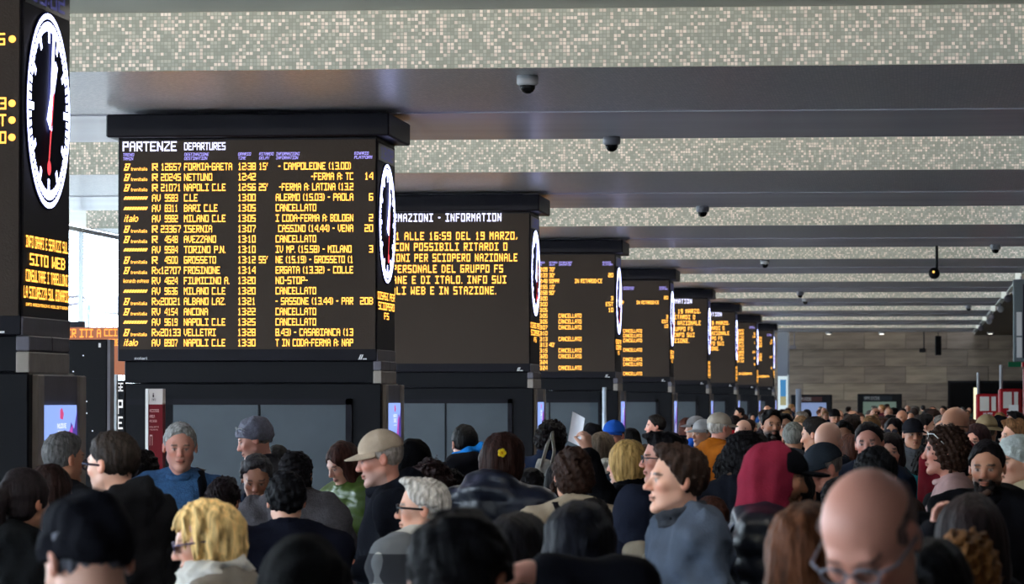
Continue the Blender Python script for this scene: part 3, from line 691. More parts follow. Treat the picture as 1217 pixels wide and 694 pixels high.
MB().tube([tuple(at(77, 353, 76)), tuple(at(97, 352, 76)), tuple(at(103, 356, 76)), tuple(at(96, 360, 76)), tuple(at(77, 363, 76))], 0.03).build('cable_loop', M_gun, tag(empty('overhead_cable', (0, 0, 0)), 'thin dark cable loop under the bright ceiling at left', 'cable'))
a, b = at(60, 382, 48.4), at(99, 391, 48.4); r = empty('dark_signboard', ((a.x + b.x) / 2, 48.4, a.z)); tag(r, 'dark horizontal signboard behind the nearest pillar above the amber sign', 'sign'); h = (b.x - a.x) / 2
B('board', M_black, -h, h, 0, 0.1, b.z - a.z, 0, r); MB().tube([(-h * 0.9, 0.05, 0), (-h * 0.9, 0.05, SOF - a.z)], 0.025).build('hanger', M_gun, r)
# red totem
Y = 27.5; a, b = at(173, 462, Y), at(193.5, 462, Y); r = empty('information_totem', ((a.x + b.x) / 2, Y, 0)); h = (b.x - a.x) / 2; z = a.z
tag(r, 'free-standing red totem with white head and white edge beside the departures kiosk', 'sign')
B('panel', mat('totem_red', (96, 12, 22), 0.4), -h + 0.02, h, 0, 0.1, 0.02, z - 0.11, r); B('head', mat('totem_white', (190, 180, 178), 0.5), -h + 0.02, h, 0, 0.1, z - 0.11, z, r)
B('edge', M_white, -h - 0.0, -h + 0.02, -0.005, 0.1, 0.02, z, r); B('foot', M_gun, -h - 0.1, h + 0.1, -0.1, 0.2, 0, 0.02, r)
mb = MB(); f = lambda u, v: (-h + 0.03 + u * (2 * h - 0.05), -0.004, z - v)
for s, u0, u1, v0, v1 in (('ACCESSO', .0, .9, .145, .165), ('AREA', .0, .5, .185, .205), ('ACCESS', .0, .7, .22, .235), ('BIGLIETTI', 0, .9, .265, .275), ('TICKETS', 0, .8, .285, .293)): led(mb, s, u0, u1, v0, v1, f)
for k in range(2): mb.quad(f(.02 + .22 * k, .40), f(.06 + .22 * k, .40), f(.06 + .22 * k, .33), f(.02 + .22 * k, .33))
mb.quad(f(.02, .335), f(.28, .335), f(.28, .325), f(.02, .325))
mb.build('totem_lettering', mat('totem_print', (200, 150, 150), 0.6), r)
mb = MB(); led(mb, 'i', .3, .42, .03, .06, f); led(mb, 'INFO', .2, .6, .07, .085, f); mb.build('head_lettering', mat('dark_print2', (70, 60, 60), 0.6), r)
# glass screen beside the third and fourth kiosks
Y = 56.0; a, b = at(701, 462, Y), at(722, 462, Y); r = empty('glass_screen', ((a.x + b.x) / 2, Y, 0)); h = (b.x - a.x) / 2; tag(r, 'clear glass screen with bright steel post in front of the third pillar kiosk', 'screen')
B('pane', M_glass, -h, h, 0, 0.012, 0.1, a.z - 0.05, r); MB().tube([(h * 0.65, 0, 0), (h * 0.65, 0, a.z + 0.02)], 0.03, 10).build('post', mat('bright_steel', (205, 215, 230), 0.3, 0.3), r, True)

for o_ in COL.objects:
    if 'lettering' in o_.name: o_['kind'] = 'stuff'

# ------------------------------------------------------------------ soft surfaces: distance fields turned into meshes
F4 = np.float32
def _smin(a, b, k):
    if k <= 0: return np.minimum(a, b)
    h = np.clip(0.5 + 0.5 * (b - a) / k, 0, 1)
    return b + (a - b) * h - k * h * (1 - h)
class SDF:
    def __init__(s): s.ops = []; s.lo = np.array([9., 9, 9]); s.hi = -s.lo; s.post = []
    def _bb(s, lo, hi): s.lo = np.minimum(s.lo, lo); s.hi = np.maximum(s.hi, hi)
    def cap(s, a, b, ra, rb=None, k=0.02, sub=False, t=0.0):
        rb = ra if rb is None else rb; a = np.array(a, float); b = np.array(b, float); ra += t; rb += t
        r = max(ra, rb); lo = np.minimum(a, b) - r; hi = np.maximum(a, b) + r
        def f(x, y, z):
            ba = b - a; q = float(ba @ ba) + 1e-9
            h = np.clip(((x - a[0]) * ba[0] + (y - a[1]) * ba[1] + (z - a[2]) * ba[2]) / q, 0, 1)
            return np.sqrt((x - a[0] - ba[0] * h) ** 2 + (y - a[1] - ba[1] * h) ** 2 + (z - a[2] - ba[2] * h) ** 2) - (ra + (rb - ra) * h)
        s.ops.append((f, lo, hi, k, sub)); 
        if not sub: s._bb(lo, hi)
        return s
    def ell(s, c, r, k=0.02, sub=False, t=0.0):
        c = np.array(c, float); r = np.array(r, float) + t
        def f(x, y, z):
            u, v, w = (x - c[0]) / r[0], (y - c[1]) / r[1], (z - c[2]) / r[2]
            k0 = np.sqrt(u * u + v * v + w * w); k1 = np.sqrt((u / r[0]) ** 2 + (v / r[1]) ** 2 + (w / r[2]) ** 2) + 1e-6
            return k0 * (k0 - 1) / k1
        s.ops.append((f, c - r, c + r, k, sub))
        if not sub: s._bb(c - r, c + r)
        return s
    def box(s, c, r, rad=0.03, k=0.02):
        c = np.array(c, float); r = np.array(r, float)
        def f(x, y, z):
            q = [np.abs(v - c[i]) - (r[i] - rad) for i, v in enumerate((x, y, z))]
            return np.sqrt(np.maximum(q[0], 0) ** 2 + np.maximum(q[1], 0) ** 2 + np.maximum(q[2], 0) ** 2) + np.minimum(np.maximum(q[0], np.maximum(q[1], q[2])), 0) - rad
        s.ops.append((f, c - r, c + r, k, False)); s._bb(c - r, c + r); return s
    def fn(s, f): s.post.append(f); return s          # f(x,y,z,v) -> v over the whole field
    def mesh(s, res, lo=None, hi=None):
        m = 0.015 + res * 1.5
        lo = s.lo - m if lo is None else np.array(lo, float); hi = s.hi + m if hi is None else np.array(hi, float)
        ax = [np.arange(lo[i], hi[i] + res, res, dtype=F4) for i in range(3)]
        V = np.full([len(a) for a in ax], 0.5, dtype=F4)
        for f, l, h, k, sub in s.ops:
            mg = k + 2 * res + 0.01
            sl = [slice(max(int((l[i] - mg - lo[i]) / res), 0), max(int((h[i] + mg - lo[i]) / res) + 2, 0)) for i in range(3)]
            x, y, z = ax[0][sl[0]][:, None, None], ax[1][sl[1]][None, :, None], ax[2][sl[2]][None, None, :]
            if x.size == 0 or y.size == 0 or z.size == 0: continue
            v = V[sl[0], sl[1], sl[2]]; d = f(x, y, z).astype(F4)
            V[sl[0], sl[1], sl[2]] = -_smin(-v, d, k) if sub else _smin(v, d, k)
        X, Y, Z = ax[0][:, None, None], ax[1][None, :, None], ax[2][None, None, :]
        for f in s.post: V = f(X, Y, Z, V).astype(F4)
        V[0], V[-1], V[:, 0], V[:, -1], V[:, :, 0], V[:, :, -1] = 1, 1, 1, 1, 1, 1
        return nets(V, ax)
def nets(V, ax):
    I = V < 0
    c = [I[i:V.shape[0] - 1 + i, j:V.shape[1] - 1 + j, k:V.shape[2] - 1 + k] for i in (0, 1) for j in (0, 1) for k in (0, 1)]
    n = sum(q.astype(np.int8) for q in c)
    act = np.argwhere((n > 0) & (n < 8))
    if len(act) == 0: return np.zeros((0, 3), F4), np.zeros((0, 4), np.int32)
    idx = np.full(n.shape, -1, np.int32); idx[act[:, 0], act[:, 1], act[:, 2]] = np.arange(len(act))
    acc = np.zeros((len(act), 3), F4); cnt = np.zeros(len(act), F4)
    A = act
    for d in range(3):
        o1, o2 = [q for q in range(3) if q != d]
        for u in (0, 1):
            for w in (0, 1):
                p = A.copy(); p[:, o1] += u; p[:, o2] += w; q = p.copy(); q[:, d] += 1
                va = V[p[:, 0], p[:, 1], p[:, 2]]; vb = V[q[:, 0], q[:, 1], q[:, 2]]
                m = (va < 0) != (vb < 0); t = va[m] / (va[m] - vb[m]); pm = p[m]
                pos = np.stack([ax[i][pm[:, i]] for i in range(3)], 1)
                pos[:, d] += t * (ax[d][q[m][:, d]] - ax[d][pm[:, d]])
                acc[m] += pos; cnt[m] += 1
    vert = acc / cnt[:, None]
    faces = []
    for d in range(3):
        o1, o2 = ((1, 2), (2, 0), (0, 1))[d]
        sa = [slice(None)] * 3; sb = [slice(None)] * 3; sa[d] = slice(0, -1); sb[d] = slice(1, None)
        a, b = I[tuple(sa)], I[tuple(sb)]
        for sign, cond in ((1, a & ~b), (-1, ~a & b)):
            e = np.argwhere(cond); e = e[(e[:, o1] > 0) & (e[:, o2] > 0) & (e[:, o1] < V.shape[o1] - 1) & (e[:, o2] < V.shape[o2] - 1)]
            if not len(e): continue
            def g(u, w):
                p = e.copy(); p[:, o1] += u; p[:, o2] += w; return idx[p[:, 0], p[:, 1], p[:, 2]]
            q = np.stack([g(-1, -1), g(0, -1), g(0, 0), g(-1, 0)], 1)
            faces.append(q if sign > 0 else q[:, ::-1])
    return vert, np.concatenate(faces).astype(np.int32)
def relax(v, f, it=1):
    for _ in range(it):
        acc = np.zeros_like(v); c = np.zeros(len(v), F4)
        for i in range(4):
            for j in (1, 3): np.add.at(acc, f[:, i], v[f[:, (i + j) % 4]]); np.add.at(c, f[:, i], 1)
        v = v * 0.5 + 0.5 * acc / np.maximum(c, 1)[:, None]
    return v
def tomesh(name, v, f, m, col=None):
    me = bpy.data.meshes.new(name); n = len(v)
    me.vertices.add(n); me.vertices.foreach_set('co', np.ascontiguousarray(v, F4).ravel())
    me.loops.add(len(f) * 4); me.loops.foreach_set('vertex_index', f.ravel().astype(np.int32))
    me.polygons.add(len(f)); me.polygons.foreach_set('loop_start', np.arange(0, len(f) * 4, 4, dtype=np.int32))
    me.polygons.foreach_set('use_smooth', np.ones(len(f), bool))
    me.update(calc_edges=True)
    if col is not None:
        ca = me.color_attributes.new('tint', 'FLOAT_COLOR', 'POINT')
        ca.data.foreach_set('color', np.concatenate([col, np.ones((n, 1))], 1).astype(F4).ravel())
    if m: me.materials.append(m)
    return me

def ripple(rs, amp, fr, oct=2):
    """cheap smooth noise for folds and curls"""
    ws = [(rs.normal(size=3) * fr * (1.8 ** o), rs.uniform(0, 6.28), amp / (1.5 ** o)) for o in range(oct) for _ in range(3)]
    def f(x, y, z, v):
        for w, p, a in ws: v = v + a * 0.6 * np.sin(w[0] * x + w[1] * y + w[2] * z + p)
        return v
    return f

# ------------------------------------------------------------------ people
def skin_mat():
    m = bpy.data.materials.new('skin'); m.use_nodes = True; nt = m.node_tree; b = nt.nodes['Principled BSDF']
    a = nt.nodes.new('ShaderNodeAttribute'); a.attribute_name = 'tint'
    nt.links.new(a.outputs['Color'], b.inputs['Base Color']); b.inputs['Roughness'].default_value = 0.5
    b.inputs['Subsurface Weight'].default_value = 0.0
    return m
M_skin = skin_mat()
def hairmat(rgb):
    key = ('hair', rgb)
    if key in _M: return _M[key]
    m = mat('hair_%d_%d_%d' % rgb, rgb, 0.6, 0, 0.6, 70, 0.55, 45, spec=0.10, stretch=(1.6, 1.6, 0.22)); _M[key] = m; return m
def cloth(rgb, kind='cloth'):
    if kind == 'puffer': return mat('quilted_nylon', rgb, 0.38, 0, 0.25, 25, 0.08, 6, spec=0.3)
    if kind == 'knit': return mat('knitted_wool', rgb, 0.9, 0, 0.7, 160, 0.18, 60)
    if kind == 'fur': return mat('fur_trim', rgb, 0.8, 0, 1.0, 120, 0.5, 55)
    if kind == 'leather': return mat('smooth_leather', rgb, 0.35, 0, 0.2, 60, 0.1, 8)
    return mat('woven_cloth', rgb, 0.85, 0, 0.35, 150, 0.14, 14, spec=0.06)
def plaid_mat():
    m = bpy.data.materials.new('plaid_wool'); m.use_nodes = True; nt = m.node_tree; b = nt.nodes['Principled BSDF']; N = nt.nodes.new; L = nt.links.new
    tc = N('ShaderNodeTexCoord'); sp = N('ShaderNodeSeparateXYZ'); L(tc.outputs['Object'], sp.inputs[0])
    def band(o, per, off):
        a = N('ShaderNodeMath'); a.operation = 'ADD'; a.inputs[1].default_value = off; L(o, a.inputs[0])
        p = N('ShaderNodeMath'); p.operation = 'PINGPONG'; p.inputs[1].default_value = per; L(a.outputs[0], p.inputs[0])
        g = N('ShaderNodeMath'); g.operation = 'GREATER_THAN'; g.inputs[1].default_value = per * 0.5; L(p.outputs[0], g.inputs[0]); return g.outputs[0]
    s = N('ShaderNodeMath'); s.operation = 'MULTIPLY'; L(sp.outputs[0], s.inputs[0]); s.inputs[1].default_value = 1.0
    ad = N('ShaderNodeMath'); ad.operation = 'ADD'; L(band(s.outputs[0], 0.12, 0.03), ad.inputs[0]); L(band(sp.outputs[2], 0.11, 0.06), ad.inputs[1])
    cr = N('ShaderNodeValToRGB'); cr.color_ramp.interpolation = 'CONSTANT'; e = cr.color_ramp.elements
    e[0].position = 0; e[0].color = (*lin((28, 30, 38)), 1); e[1].position = 0.3; e[1].color = (*lin((92, 94, 98)), 1); q = e.new(0.8); q.color = (*lin((176, 172, 164)), 1)
    dv = N('ShaderNodeMath'); dv.operation = 'DIVIDE'; dv.inputs[1].default_value = 2; L(ad.outputs[0], dv.inputs[0]); L(dv.outputs[0], cr.inputs[0]); L(cr.outputs[0], b.inputs['Base Color']); b.inputs['Roughness'].default_value = 0.9
    return m

TONES = {'fair': (214, 160, 136), 'pink': (206, 142, 122), 'tan': (184, 128, 100), 'olive': (168, 118, 92), 'brown': (112, 74, 56)}

def head_sdf(fem=False, neck=None, wide=1.0, nose=1.0):
    s = SDF(); e, c = s.ell, s.cap
    e((0, .012, .035), (.077 * wide, .097, .089), 0)
    e((0, -.026, -.028), (.061 * wide, .064, .086), .03)
    for q in (-1, 1):
        c((q * .048 * wide, .0, -.052), (q * .016, -.066, -.098), .020, .016, .02)
        e((q * .040, -.060, -.016), (.022, .022, .018), .018)
    e((0, -.074, -.100), (.022, .018, .017), .018)
    c((-.034, -.080, .024), (.034, -.080, .024), .010 if fem else .013, None, .014)
    for q in (-1, 1): e((q * .031, -.100, .004), (.019, .015, .012), .012, True)
    for q in (-1, 1): e((q * .031, -.076, .003), (.0135, .0135, .0125), .003)
    c((0, -.086, .014), (0, -.086 - .021 * nose, -.026), .0085, .0125, .012)
    for q in (-1, 1): e((q * .012, -.098, -.031), (.009, .010, .008), .005)
    e((0, -.088, -.056), (.024, .012, .0065), .005); e((0, -.086, -.068), (.020, .012, .007), .005)
    for q in (-1, 1):
        e((q * .080 * wide, .012, .000), (.010, .019, .031), .004)
        e((q * .088 * wide, .004, .002), (.006, .010, .017), .004, True)
    nb = (0, .04, -.19) if neck is None else neck
    c((0, .018, -.055), nb, .054 if not fem else .046, .060 if not fem else .052, .025)
    return s
def face_paint(v, tone, beard=None, beardcol=(40, 30, 24), scalp=None, brow=(50, 36, 28), lip=None, fem=False, shut=False):
    x, y, z = v[:, 0], v[:, 1], v[:, 2]; ax = np.abs(x); base = np.array(lin(TONES[tone]))
    col = np.tile(base, (len(v), 1))
    def mix(w, c): 
        nonlocal col
        w = np.clip(w, 0, 1)[:, None]; col = col * (1 - w) + np.array(c) * w
    red = base * np.array((1.05, .68, .62))
    mix(.55 * np.exp(-(((ax - .045) / .02) ** 2 + ((z + .028) / .018) ** 2)) * (y < -.04), red)
    mix(.6 * np.exp(-(((y + .112) / .014) ** 2 + ((z + .026) / .012) ** 2)), red)
    mix(.5 * (ax > .079), red)
    if scalp is not None:      # cropped hair left on a bald head
        w = np.clip(1 - np.abs(z - .0) / .06, 0, 1) * (y > -.01) * (z > -.09); mix(.6 * w, lin(scalp))
    if beard:
        w = 1 / (1 + np.exp((z + .038 + .25 * np.maximum(0, y + .07)) / .006)) * (y < .012) * (z > -.13)
        w = np.where((ax < .022) & (np.abs(z + .061) < .008), w * .15, w)
        mix(beard * w, lin(beardcol))
    lipc = lin(lip) if lip else base * np.array((.80, .42, .42))
    w = ((ax < .023) & (np.abs(z + .061) < .0125 * (1 - ax / .03)) & (y < -.086)).astype(float); mix(.75 * w, lipc)
    mix(.8 * ((ax < .024) & (np.abs(z + .0615) < .0035) & (y < -.08)), base * .18)
    mix(.5 * ((np.abs(ax - .010) < .006) & (np.abs(z + .040) < .004) & (y < -.09)), base * .15)
    ex = ax - .031
    if not shut:
        w = ((ex / .0135) ** 2 + ((z - .0015) / .0046) ** 2 < 1) & (y < -.06); mix(w * .75, (.30, .27, .25))
        w = ((ex) ** 2 + (z - .0025) ** 2 < .0058 ** 2) & (y < -.06); mix(w.astype(float), (.02, .014, .01))
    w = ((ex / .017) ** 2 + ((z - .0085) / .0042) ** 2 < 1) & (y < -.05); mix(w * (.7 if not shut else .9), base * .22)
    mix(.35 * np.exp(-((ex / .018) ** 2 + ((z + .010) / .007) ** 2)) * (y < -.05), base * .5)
    bw = ((ex - .002) / (.019)) ** 2 + ((z - .025 + .08 * np.abs(ex)) / (.0045 if fem else .006)) ** 2 < 1
    mix(.85 * (bw & (y < -.05)), lin(brow))
    return col

def hair_sdf(style, rs, wide=1.0):
    s = SDF(); t = {'short': .005, 'crop': .0035, 'fringe': .003, 'thick': .012}.get(style, .009)
    if style == 'none': return None
    cut = lambda a, b: (lambda x, y, z, v: np.maximum(v, (a - z - np.where(y < 0, b * 1.45, b) * y + .004 * np.sin(60 * x + 1.3) + .003 * np.sin(150 * x)) * .7))
    face = lambda x, y, z, v: np.maximum(v, -((np.sqrt((x / .064) ** 2 + ((y + .085) / .078) ** 2 + ((z + .028) / .094) ** 2) - 1) * .06))
    s.ell((0, .012, .037), (.079 * wide + t, .098 + t, .090 + t), 0)
    if style in ('short', 'crop', 'thick'):
        s.fn(cut(-.004, .86)); s.fn(face); s.fn(ripple(rs, .0022 if style != 'thick' else .0042, 110 if style != 'thick' else 80)); s.fn(ripple(rs, .0016, 240, 1))
        if style == 'short': s.ell((0, -.012, .086), (.060, .070, .046), .02)
        if style == 'thick': s.ell((0, -.05, .115), (.05, .05, .022), .02)
    elif style == 'fringe':
        s.fn(cut(-.012, .8)); s.fn(lambda x, y, z, v: np.maximum(v, (z - .052 + .2 * (y < 0) * -y))); s.fn(lambda x, y, z, v: np.maximum(v, (-.035 - y))); s.fn(ripple(rs, .003, 90))
    else:
        if style == 'bob': s.ell((0, .022, -.02), (.098, .100, .105), .02)
        if style == 'long':
            s.ell((0, .020, -.02), (.094, .096, .11), .02); s.cap((-.045, .05, -.08), (-.05, .075, -.27), .05, .035, .03); s.cap((.045, .05, -.08), (.05, .075, -.27), .05, .035, .03); s.cap((.07, -.02, -.06), (.085, -.03, -.24), .024, .018, .03); s.cap((-.07, -.02, -.06), (-.085, -.03, -.24), .024, .018, .03)
        if style == 'bun': s.ell((0, .105, .085), (.042, .04, .042), .012); s.ell((0, .05, -.03), (.075, .06, .05), .02)
        if style == 'pony': s.ell((0, .05, -.02), (.075, .06, .05), .02); s.cap((0, .11, .05), (0, .15, .0), .028, .032, .015); s.cap((0, .15, .0), (0, .135, -.16), .032, .016, .015)
        if style == 'curly': s.ell((0, .035, .0), (.103, .106, .114), .02)
        if style == 'wavy': s.ell((0, .030, -.005), (.094, .100, .114), .02)
        if style == 'messybun': s.ell((.01, .09, .10), (.045, .042, .038), .015); s.ell((0, .04, -.02), (.09, .08, .07), .02); s.cap((.07, -.03, .02), (.08, -.035, -.06), .012, .008, .015)
        s.fn(face)
        if style in ('bob', 'bun', 'pony', 'messybun'): s.fn(lambda x, y, z, v: np.maximum(v, (-.155 if style == 'pony' else -.11) - z if style == 'bob' else np.where(y < .09, -.085 - z, -1)))
        amp, fr = {'curly': (.009, 100), 'wavy': (.004, 40), 'messybun': (.005, 85)}.get(style, (.0025, 40))
        s.fn(ripple(rs, amp, fr)); 
        if style in ('bob', 'long', 'wavy'): s.fn(lambda x, y, z, v: v + (.0016 if style != 'wavy' else .0045) * (np.sin(11 * np.arctan2(x, y + .03) + (6 if style != 'wavy' else 30) * z) + .7 * np.sin(19 * np.arctan2(x, y + .03) - 14 * z + 1) + .5 * np.sin(31 * np.arctan2(x, y + .03) + 9 * z)))
    return s

_HAND = {}
def hand_mesh(curl):
    if curl in _HAND: return _HAND[curl]
    s = SDF(); L4 = (.072, .080, .074, .058)
    for i in range(4):
        kx = -.030 + .020 * i; kz = .082 - abs(i - 1.3) * .004
        s.cap((kx * .6, 0, .012), (kx, 0, kz), .015, .0115, .012)
        p = np.array((kx, 0, kz)); a = 0.15
        for j, fr in enumerate((.45, .30, .25)):
            a += curl * (.75, .9, .6)[j]; q = p + L4[i] * fr * np.array((kx * .9, -math.sin(a), math.cos(a)))
            s.cap(p, q, .0095 - j * .0008, .0088 - j * .001, .003 if j else .006); p = q
    s.cap((.022, -.004, .018), (.044, -.018, .048), .015, .012, .014); s.cap((.044, -.018, .048), (.050, -.034 - .012 * curl, .078), .011, .009, .004)
    s.cap((0, 0, -.03), (0, 0, .02), .024, .026, .02)
    v, f = s.mesh(.0055 if curl == .55 else .0085); _HAND[curl] = (v, f); return v, f

def torso_prims(s, t, oy, k, w, arms, legs, fem, taper=0.0, belly=1.0):
    """shared trunk and limbs; t = thickness of the clothing over the body, k = height scale"""
    Z = lambda z: z * k
    s.ell((0, oy + .005, Z(1.26)), (.152 * w, .116, .19 * k), .03, t=t)
    s.ell((0, oy - .005, Z(1.06)), (.140 * w * (.95 if fem else belly), .116 * belly, .17 * k), .06, t=t)
    s.ell((0, oy + .01, Z(.93)), (.155 * w * (1.05 if fem else 1), .110, .12 * k), .06, t=t)
    if fem:
        for q in (-1, 1): s.ell((q * .065, oy - .085, Z(1.24)), (.05, .04, .055), .04, t=t * .6)
    for q in (-1, 1):
        s.cap((q * .03, oy + .015, Z(1.44)), (q * .160 * w, oy + .012, Z(1.395)), .055, .056, .05, t=t)
        S, E, Wr = arms[q]
        s.cap(S, E, .050 * w, .040, .04, t=t); s.cap(E, Wr, .040, .028, .02, t=t)
    if legs:
        for q in (-1, 1):
            s.cap((q * .085, oy + .01, Z(.90)), (q * .09, oy - .005, Z(.49)), .080, .055, .03, t=t); s.cap((q * .09, oy - .005, Z(.49)), (q * .095, oy + .02, Z(.09)), .055, .036, .02, t=t)
            if t == 0: s.cap((q * .095, oy + .03, .045), (q * .10, oy - .12, .035), .04, .034, .02)

POSE = {'down': ((.045, .02, -.29), (-.005, -.05, -.25)), 'phone': ((.03, .02, -.28), (-.07, -.20, .05)), 'pocket': ((.07, .05, -.27), (-.05, -.10, -.20)),
        'face': ((.03, -.13, -.22), (-.13, -.14, .22)), 'up': ((.05, -.20, -.02), (-.04, -.12, .25)), 'chest': ((.05, -.02, -.27), (-.16, -.16, .10)), 'strap': ((.06, -.03, -.25), (-.10, -.10, .22))}
PROF = []
SPECS, PACKS = [], []
def person(px, py, d, yaw, label, hy=0, hp=0, hr=0, hair='short', hcol=(30, 24, 22), tone='olive', coat=(18, 18, 22), ck='cloth', fem=False, style='jacket', t=.034, arms=('down', 'down'), hat=None, hatcol=(30, 30, 34), glasses=None, beard=None, beardcol=(40, 30, 24), collar='stand', colcol=None, wide=1.0, w=None, group=None, res=None, hs=None, trous=(24, 26, 34), brow=None, lip=None, scalp=None, shut=False, quilt=0.0, belly=1.0, extra=None, matc=None, nose=1.0, hk='knit', lift=0.0):
    """px, py: where the crown is seen; d: distance along the hall; yaw: 0 faces the camera, 90 faces right, -90 left, 180 away"""
    rs = np.random.default_rng(abs(int(px * 7 + py))); hs = (hs or (0.97 if fem else 1.0)) * .95; w = w or (.90 if fem else 1.03)
    res = res or (.0075 if d < 12 else (.006 if d < 20 else (.0085 if d < 32 else .011))); rc = .018 if d < 20 else (.021 if d < 32 else .026)
    puff = {'curly': .020, 'wavy': .016, 'thick': .014, 'short': .006, 'crop': .004, 'fringe': 0, 'none': 0}.get(hair, .010)
    if hat in ('beanie', 'cap'): puff = .014
    if hat in ('hood',): puff = .030
    if hat == 'bighat': puff = .03
    top = at(px, py, d); R = Matrix.Rotation(math.radians(hy), 3, 'Z') @ Matrix.Rotation(math.radians(hp), 3, 'X') @ Matrix.Rotation(math.radians(hr), 3, 'Y')
    sp = math.sin(math.radians(hp)); ext = .124 * max(math.cos(math.radians(hp)), .8) + puff
    cz = top.z - ext * hs
    Rb = Matrix.Rotation(math.radians(yaw), 3, 'Z')
    C = Vector((0, 0, cz)); NB = C + Vector((math.sin(math.radians(hy)) * 0, .035 + .07 * max(sp, 0), -.152 * hs))
    oy = NB.y; k = NB.z / 1.46
    root = empty('person', (top.x, d, 0), math.radians(yaw)); tag(root, label, 'person', group)
    Rn = np.array(R); Cn = np.array(C)
    toB = lambda v: (v * hs) @ Rn.T.astype(F4) + Cn.astype(F4)
    nl = np.array(R.transposed() @ (NB - C)) / hs
    # arms
    A = {}
    for q, p in ((-1, arms[0]), (1, arms[1])):
        S = np.array((q * .165 * w, oy + .012, 1.385 * k)); pe, pw = POSE[p] if isinstance(p, str) else p
        E = S + np.array((q * pe[0], pe[1], pe[2])) * k; Wr = E + np.array((q * pw[0], pw[1], pw[2])) * k; A[q] = (S, E, Wr)
    # body: head, neck, trunk, limbs and hands in one mesh
    hv, hf = head_sdf(fem, nl, wide, nose).mesh(res)
    col = face_paint(hv, tone, beard, beardcol, scalp, brow or tuple(int(c * .7) for c in hcol), lip, fem, shut)
    bs = SDF(); torso_prims(bs, -.004, oy, k, w, A, True, fem); bv, bf = bs.mesh(.030)
    vs, fs, cs = [toB(hv)], [hf], [col]; off = len(hv)
    base = np.array(lin(TONES[tone]))
    vs.append(bv); fs.append(bf + off); cs.append(np.tile(base, (len(bv), 1))); off += len(bv)
    for q in (-1, 1):
        S, E, Wr = A[q]; p = arms[0] if q < 0 else arms[1]
        g, gf = hand_mesh(1.1 if p in ('up', 'strap') else (.9 if p == 'face' else (.6 if p != 'down' else .3)))
        zax = (Wr - E) / np.linalg.norm(Wr - E); yax = np.array((0, 1., 0)) - zax * zax[1]
        if np.linalg.norm(yax) < .2 or p == 'down': yax = np.array((q * 1., 0, 0)) - zax * zax[0] * q
        yax /= np.linalg.norm(yax); xax = np.cross(yax, zax); Q = np.stack([xax * (-q if p != 'down' else q), yax, zax], 1)
        hvv = g.copy(); hvv[:, 0] *= 1
        vv = (hvv * hs * 1.02) @ Q.T + Wr + zax * .015
        ff = gf if np.linalg.det(Q) > 0 else gf[:, ::-1]
        vs.append(vv.astype(F4)); fs.append(ff + off); cs.append(np.tile(base * np.array((1, .88, .86)), (len(vv), 1))); off += len(vv)
    me = tomesh('body', np.concatenate(vs), np.concatenate(fs), M_skin, np.concatenate(cs)); link('body', me, None, root)
    def part(name, s, m, rr=None, head=False, rel=0, parent=None):
        v, f = s.mesh(rr or (res if head else rc))
        if not len(v): return None
        if rel: v = relax(v, f, rel)
        if head: v = toB(v)
        return link(name, tomesh(name, v, f, m), None, parent or root)
    if hair != 'none' and hat != 'hood':
        h = hair_sdf(hair, rs, wide)
        if hat in ('beanie', 'cap', 'bighat'): h.fn(lambda x, y, z, v: np.maximum(v, z - .055))
        part('hair', h, hairmat(hcol), head=True)
    if beard and beard > .75:
        b = SDF(); b.ell((0, -.042, -.082), (.056, .049, .048), 0); b.cap((-.026, -.084, -.049), (.026, -.084, -.049), .007, None, .008)
        b.fn(lambda x, y, z, v: np.maximum(v, z + .046 + .35 * (y + .07) * (y > -.07))); b.fn(lambda x, y, z, v: np.maximum(v, -(np.sqrt((x / .025) ** 2 + ((y + .10) / .05) ** 2 + ((z + .062) / .0125) ** 2) - 1) * .01)); b.fn(ripple(rs, .004, 110))
        part('beard', b, hairmat(beardcol), head=True)
    # clothing
    cm = matc or cloth(coat, ck)
    s = SDF(); torso_prims(s, t, oy, k, w, A, False, fem, belly=belly)
    if collar in ('hood_down', 'fur_hood', 'puffy_hood'):
        q = .014 if collar != 'puffy_hood' else .038
        s.cap((-.075, oy + .06, 1.475 * k), (.075, oy + .06, 1.475 * k), .045 + q, None, .03); s.cap((0, oy + .085, 1.48 * k), (0, oy + .12, 1.36 * k), .055 + q, .04, .04)
        for e in (-1, 1): s.cap((e * .075, oy + .06, 1.475 * k), (e * .07, oy - .06, 1.43 * k), .035 + q, .02, .03)
    def cutc(x, y, z, v):      # hem, cuffs and neck opening
        v = np.maximum(v, (.80 * k - z)); return v
    s.fn(cutc)
    for q in (-1, 1):
        S, E, Wr = A[q]; n = (Wr - E) / np.linalg.norm(Wr - E)
        s.fn(lambda x, y, z, v, n=n, Wr=Wr: np.where((x - Wr[0]) ** 2 + (y - Wr[1]) ** 2 + (z - Wr[2]) ** 2 < .012, np.maximum(v, (x - Wr[0]) * n[0] + (y - Wr[1]) * n[1] + (z - Wr[2]) * n[2]), v))
    if ck == 'puffer' or quilt: s.fn(lambda x, y, z, v: v - (quilt or .016) * (np.abs(np.sin((z + .12 * np.abs(x)) * math.pi / .085)) ** .6 - .6))
    s.fn(ripple(rs, min(.014 if d < 20 else .010, t * .33) if ck != 'puffer' else .005, 17, 3)); rc0 = rc; rc = .014 if ck == 'puffer' and d < 26 else rc
    part({'sweater': 'sweater', 'coat': 'coat'}.get(style, 'jacket'), s, cm, rr=rc, rel=1 if rc > .013 else 0)
    # collar ring
    cc = cloth(colcol, ck if collar != 'fur_hood' else 'fur') if colcol else cm
    g = SDF(); hgt = {'stand': .065, 'crew': .015, 'hood_down': .03, 'fur_hood': .05, 'puffy_hood': .04, 'scarf': .085, 'shirt': .04, 'high': .068}[collar]; rad = {'crew': .066, 'scarf': .082}.get(collar, .074)
